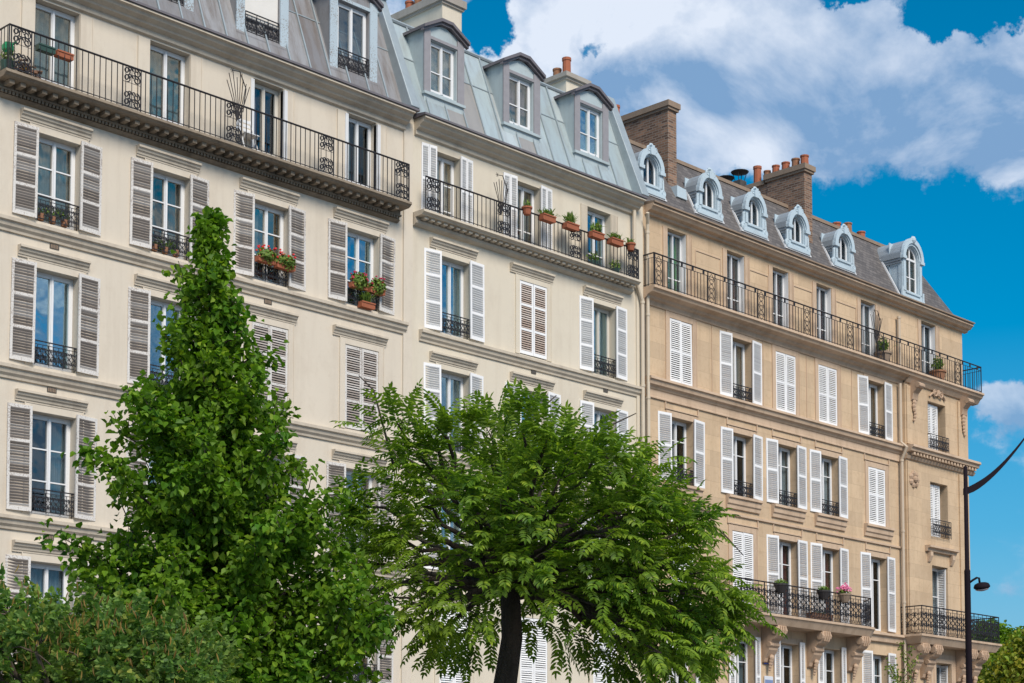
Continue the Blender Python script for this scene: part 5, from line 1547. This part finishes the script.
# ================================================================== ground
b = MB(); b.face([(-400, -400, 0), (500, -400, 0), (500, 500, 0), (-400, 500, 0)]); structure('ground', b, M['pave'])
b = MB(); b.face([(-100, 12, .004), (200, 12, .004), (200, 26.5, .004), (-100, 26.5, .004)]); structure('road', b, M['asph'])
b = MB(); b.box(-100, 57, 26.75, D-.05, .001, .13); structure('pavement', b, M['pave'])
b = MB(); b.box(-100, 57, 26.5, 26.749, .001, .135); structure('kerb', b, M['kerb'])
b = MB()
for i in range(40): b.face([(-20+3*i, 19.2, .008), (-18.5+3*i, 19.2, .008), (-18.5+3*i, 19.33, .008), (-20+3*i, 19.33, .008)])
structure('road_marking', b, M['line'])

# ================================================================== camera
cam = bpy.data.cameras.new('Camera'); co = bpy.data.objects.new('Camera', cam); COL.objects.link(co)
cam.sensor_width = 36; cam.lens = FPX*36/1024; cam.shift_y = (CY-341.5)/1024
cam.clip_start = .1; cam.clip_end = 3000
Mx = Matrix((R3, U3, -F3)).transposed().to_4x4(); Mx.translation = (0, 0, CAMZ); co.matrix_world = Mx
sc.camera = co

# ================================================================== light and sky
SUN_EL, SUN_AZ = radians(43), radians(-160)      # azimuth from +Y towards +X: behind the camera, a little to the left
sd = Vector((sin(SUN_AZ)*cos(SUN_EL), cos(SUN_AZ)*cos(SUN_EL), sin(SUN_EL)))
sun = bpy.data.lights.new('Sun', 'SUN'); so = bpy.data.objects.new('Sun', sun); COL.objects.link(so)
sun.energy = 2.5; sun.angle = radians(24); sun.color = (1, .91, .80)
so.rotation_euler = sd.to_track_quat('Z', 'Y').to_euler()

W = bpy.data.worlds.new('World'); sc.world = W; W.use_nodes = True
wt = W.node_tree; wn = wt.nodes; wl = wt.links
bg = wn['Background']
sky = wn.new('ShaderNodeTexSky'); sky.sky_type = 'NISHITA'; sky.sun_disc = False
sky.sun_elevation = SUN_EL; sky.sun_rotation = SUN_AZ; sky.ozone_density = 3; sky.dust_density = .7; sky.air_density = 1.0
def val(v):
    n = wn.new('ShaderNodeValue'); n.outputs[0].default_value = v; return n.outputs[0]
def mth(op, a, b_=None, c=None, clamp=False):
    n = wn.new('ShaderNodeMath'); n.operation = op; n.use_clamp = clamp
    for i, v in enumerate((a, b_, c)):
        if v is None: continue
        if isinstance(v, (int, float)): n.inputs[i].default_value = v
        else: wl.new(v, n.inputs[i])
    return n.outputs[0]
tc = wn.new('ShaderNodeTexCoord'); sep = wn.new('ShaderNodeSeparateXYZ'); wl.new(tc.outputs['Generated'], sep.inputs[0])
az = mth('ARCTAN2', sep.outputs[0], sep.outputs[1]); el = mth('ARCSINE', sep.outputs[2])
wmp = wn.new('ShaderNodeMapping'); wl.new(tc.outputs['Generated'], wmp.inputs[0])
wno = wn.new('ShaderNodeTexNoise'); wno.inputs['Scale'].default_value = 14; wno.inputs['Detail'].default_value = 7; wno.inputs['Roughness'].default_value = .62
wl.new(wmp.outputs[0], wno.inputs['Vector']); wsp = wn.new('ShaderNodeSeparateXYZ'); wl.new(wno.outputs['Color'], wsp.inputs[0])
az = mth('ADD', az, mth('MULTIPLY', mth('SUBTRACT', wsp.outputs[0], .5), .11)); el = mth('ADD', el, mth('MULTIPLY', mth('SUBTRACT', wsp.outputs[1], .5), .075))
def pxdir(px, py):
    d = (F3*FPX+R3*(px-512)+U3*(CY-py)).normalized(); return atan2(d.x, d.y), asin(d.z)
def blob(px, py, rx, ry, w):
    a, e = pxdir(px, py); sa, se = rx/FPX*1.0, ry/FPX
    da = mth('DIVIDE', mth('SUBTRACT', az, a), sa); de = mth('DIVIDE', mth('SUBTRACT', el, e), se)
    q = mth('ADD', mth('MULTIPLY', da, da), mth('MULTIPLY', de, de))
    return mth('MULTIPLY', mth('EXPONENT', mth('MULTIPLY', q, -1.0)), w)
def noise(scale, detail, rough, dist=0, off=(0, 0, 0)):
    mp = wn.new('ShaderNodeMapping'); mp.inputs['Location'].default_value = off; mp.inputs['Scale'].default_value = (1, 1, 1.5)
    wl.new(tc.outputs['Generated'], mp.inputs[0])
    n = wn.new('ShaderNodeTexNoise'); n.inputs['Scale'].default_value = scale; n.inputs['Detail'].default_value = detail; n.inputs['Roughness'].default_value = rough; n.inputs['Distortion'].default_value = dist
    wl.new(mp.outputs[0], n.inputs['Vector']); return n.outputs['Fac']
SKYBLOBS = [(610, 45, 140, 75, 1.25), (790, 70, 190, 80, 1.4), (960, 105, 130, 60, 1.2), (560, 125, 90, 55, .8), (1030, 80, 60, 60, .7), (700, 125, 120, 55, .8), (850, 110, 120, 35, .5), (1130, 110, 100, 60, .9), (410, 60, 60, 50, .7),
            (487, 25, 40, 18, -1.6), (606, 57, 32, 13, -1.6), (628, 0, 28, 10, -1.6), (965, 8, 44, 30, -2.4), (845, 4, 34, 10, -1.2),
            (1012, 398, 34, 24, 1.1), (1070, 420, 60, 40, 1.0), (860, 245, 130, 48, -1.0), (1030, 250, 60, 30, -.6), (1012, 590, 26, 16, .3)]
tot = None
for s_ in SKYBLOBS:
    v = blob(*s_); tot = v if tot is None else mth('ADD', tot, v)
# away from this part of the sky: broken cloud everywhere
fa, fe = pxdir(740, 250)
front = blob(740, 250, 620, 520, 1.0)
tot = mth('ADD', tot, mth('MULTIPLY', mth('SUBTRACT', 1.0, front), .62))
nz = noise(7.5, 9, .56, .35); nz2 = noise(20, 6, .6, .2, (3, 1, 2))
dens = mth('ADD', mth('ADD', tot, mth('MULTIPLY', mth('SUBTRACT', nz, .5), 2.2)), mth('MULTIPLY', mth('SUBTRACT', nz2, .5), 1.1))
mr = wn.new('ShaderNodeMapRange'); mr.interpolation_type = 'SMOOTHSTEP'; mr.inputs['From Min'].default_value = .30; mr.inputs['From Max'].default_value = .72
wl.new(dens, mr.inputs[0]); mask = mr.outputs[0]
# cloud shade: lit edges white, thick bases blue grey
lit = mth('ADD', mth('ADD', blob(620, 20, 130, 55, .75), blob(540, 60, 60, 45, .4)), mth('ADD', blob(1000, 60, 60, 35, .3), mth('MULTIPLY', mth('SUBTRACT', noise(9, 7, .58, .3, (.03, .02, -.05)), .5), 1.5)))
lit = mth('ADD', lit, mth('MULTIPLY', mth('SUBTRACT', nz, noise(7.5, 9, .56, .35, (-.012, -.006, -.03))), 4.6))
lit = mth('ADD', lit, .22, clamp=True)
mc = wn.new('ShaderNodeMix'); mc.data_type = 'RGBA'; wl.new(lit, mc.inputs[0])
mc.inputs[6].default_value = (1.35, 2.3, 3.75, 1); mc.inputs[7].default_value = (4.9, 5.3, 6.0, 1)
# deepen the blue of the clear sky (the photograph's air is very clear)
hs = wn.new('ShaderNodeHueSaturation'); hs.inputs['Saturation'].default_value = 1.85; hs.inputs['Value'].default_value = .74; hs.inputs['Hue'].default_value = .485
wl.new(sky.outputs[0], hs.inputs['Color'])
mx = wn.new('ShaderNodeMix'); mx.data_type = 'RGBA'; wl.new(mth('MULTIPLY', mask, .93), mx.inputs[0]); wl.new(hs.outputs[0], mx.inputs[6]); wl.new(mc.outputs[2], mx.inputs[7])
hz = wn.new('ShaderNodeMapRange'); hz.inputs['From Min'].default_value = .26; hz.inputs['From Max'].default_value = .06; hz.inputs['To Max'].default_value = .8; wl.new(sep.outputs[2], hz.inputs[0])
hm = wn.new('ShaderNodeMix'); hm.data_type = 'RGBA'; wl.new(hz.outputs[0], hm.inputs[0]); wl.new(mx.outputs[2], hm.inputs[6]); hm.inputs[7].default_value = (1.25, 2.7, 4.1, 1)
wl.new(hm.outputs[2], bg.inputs['Color']); bg.inputs['Strength'].default_value = .10

sc.view_settings.view_transform = 'Standard'; sc.view_settings.look = 'None'; sc.view_settings.exposure = .74; sc.view_settings.gamma = 1
try: sc.view_settings.use_curve_mapping = False
except Exception: pass
sc.render.engine = 'CYCLES'; sc.cycles.max_bounces = 6; sc.cycles.diffuse_bounces = 3; sc.cycles.glossy_bounces = 3; sc.cycles.transparent_max_bounces = 8
sc.cycles.use_denoising = True
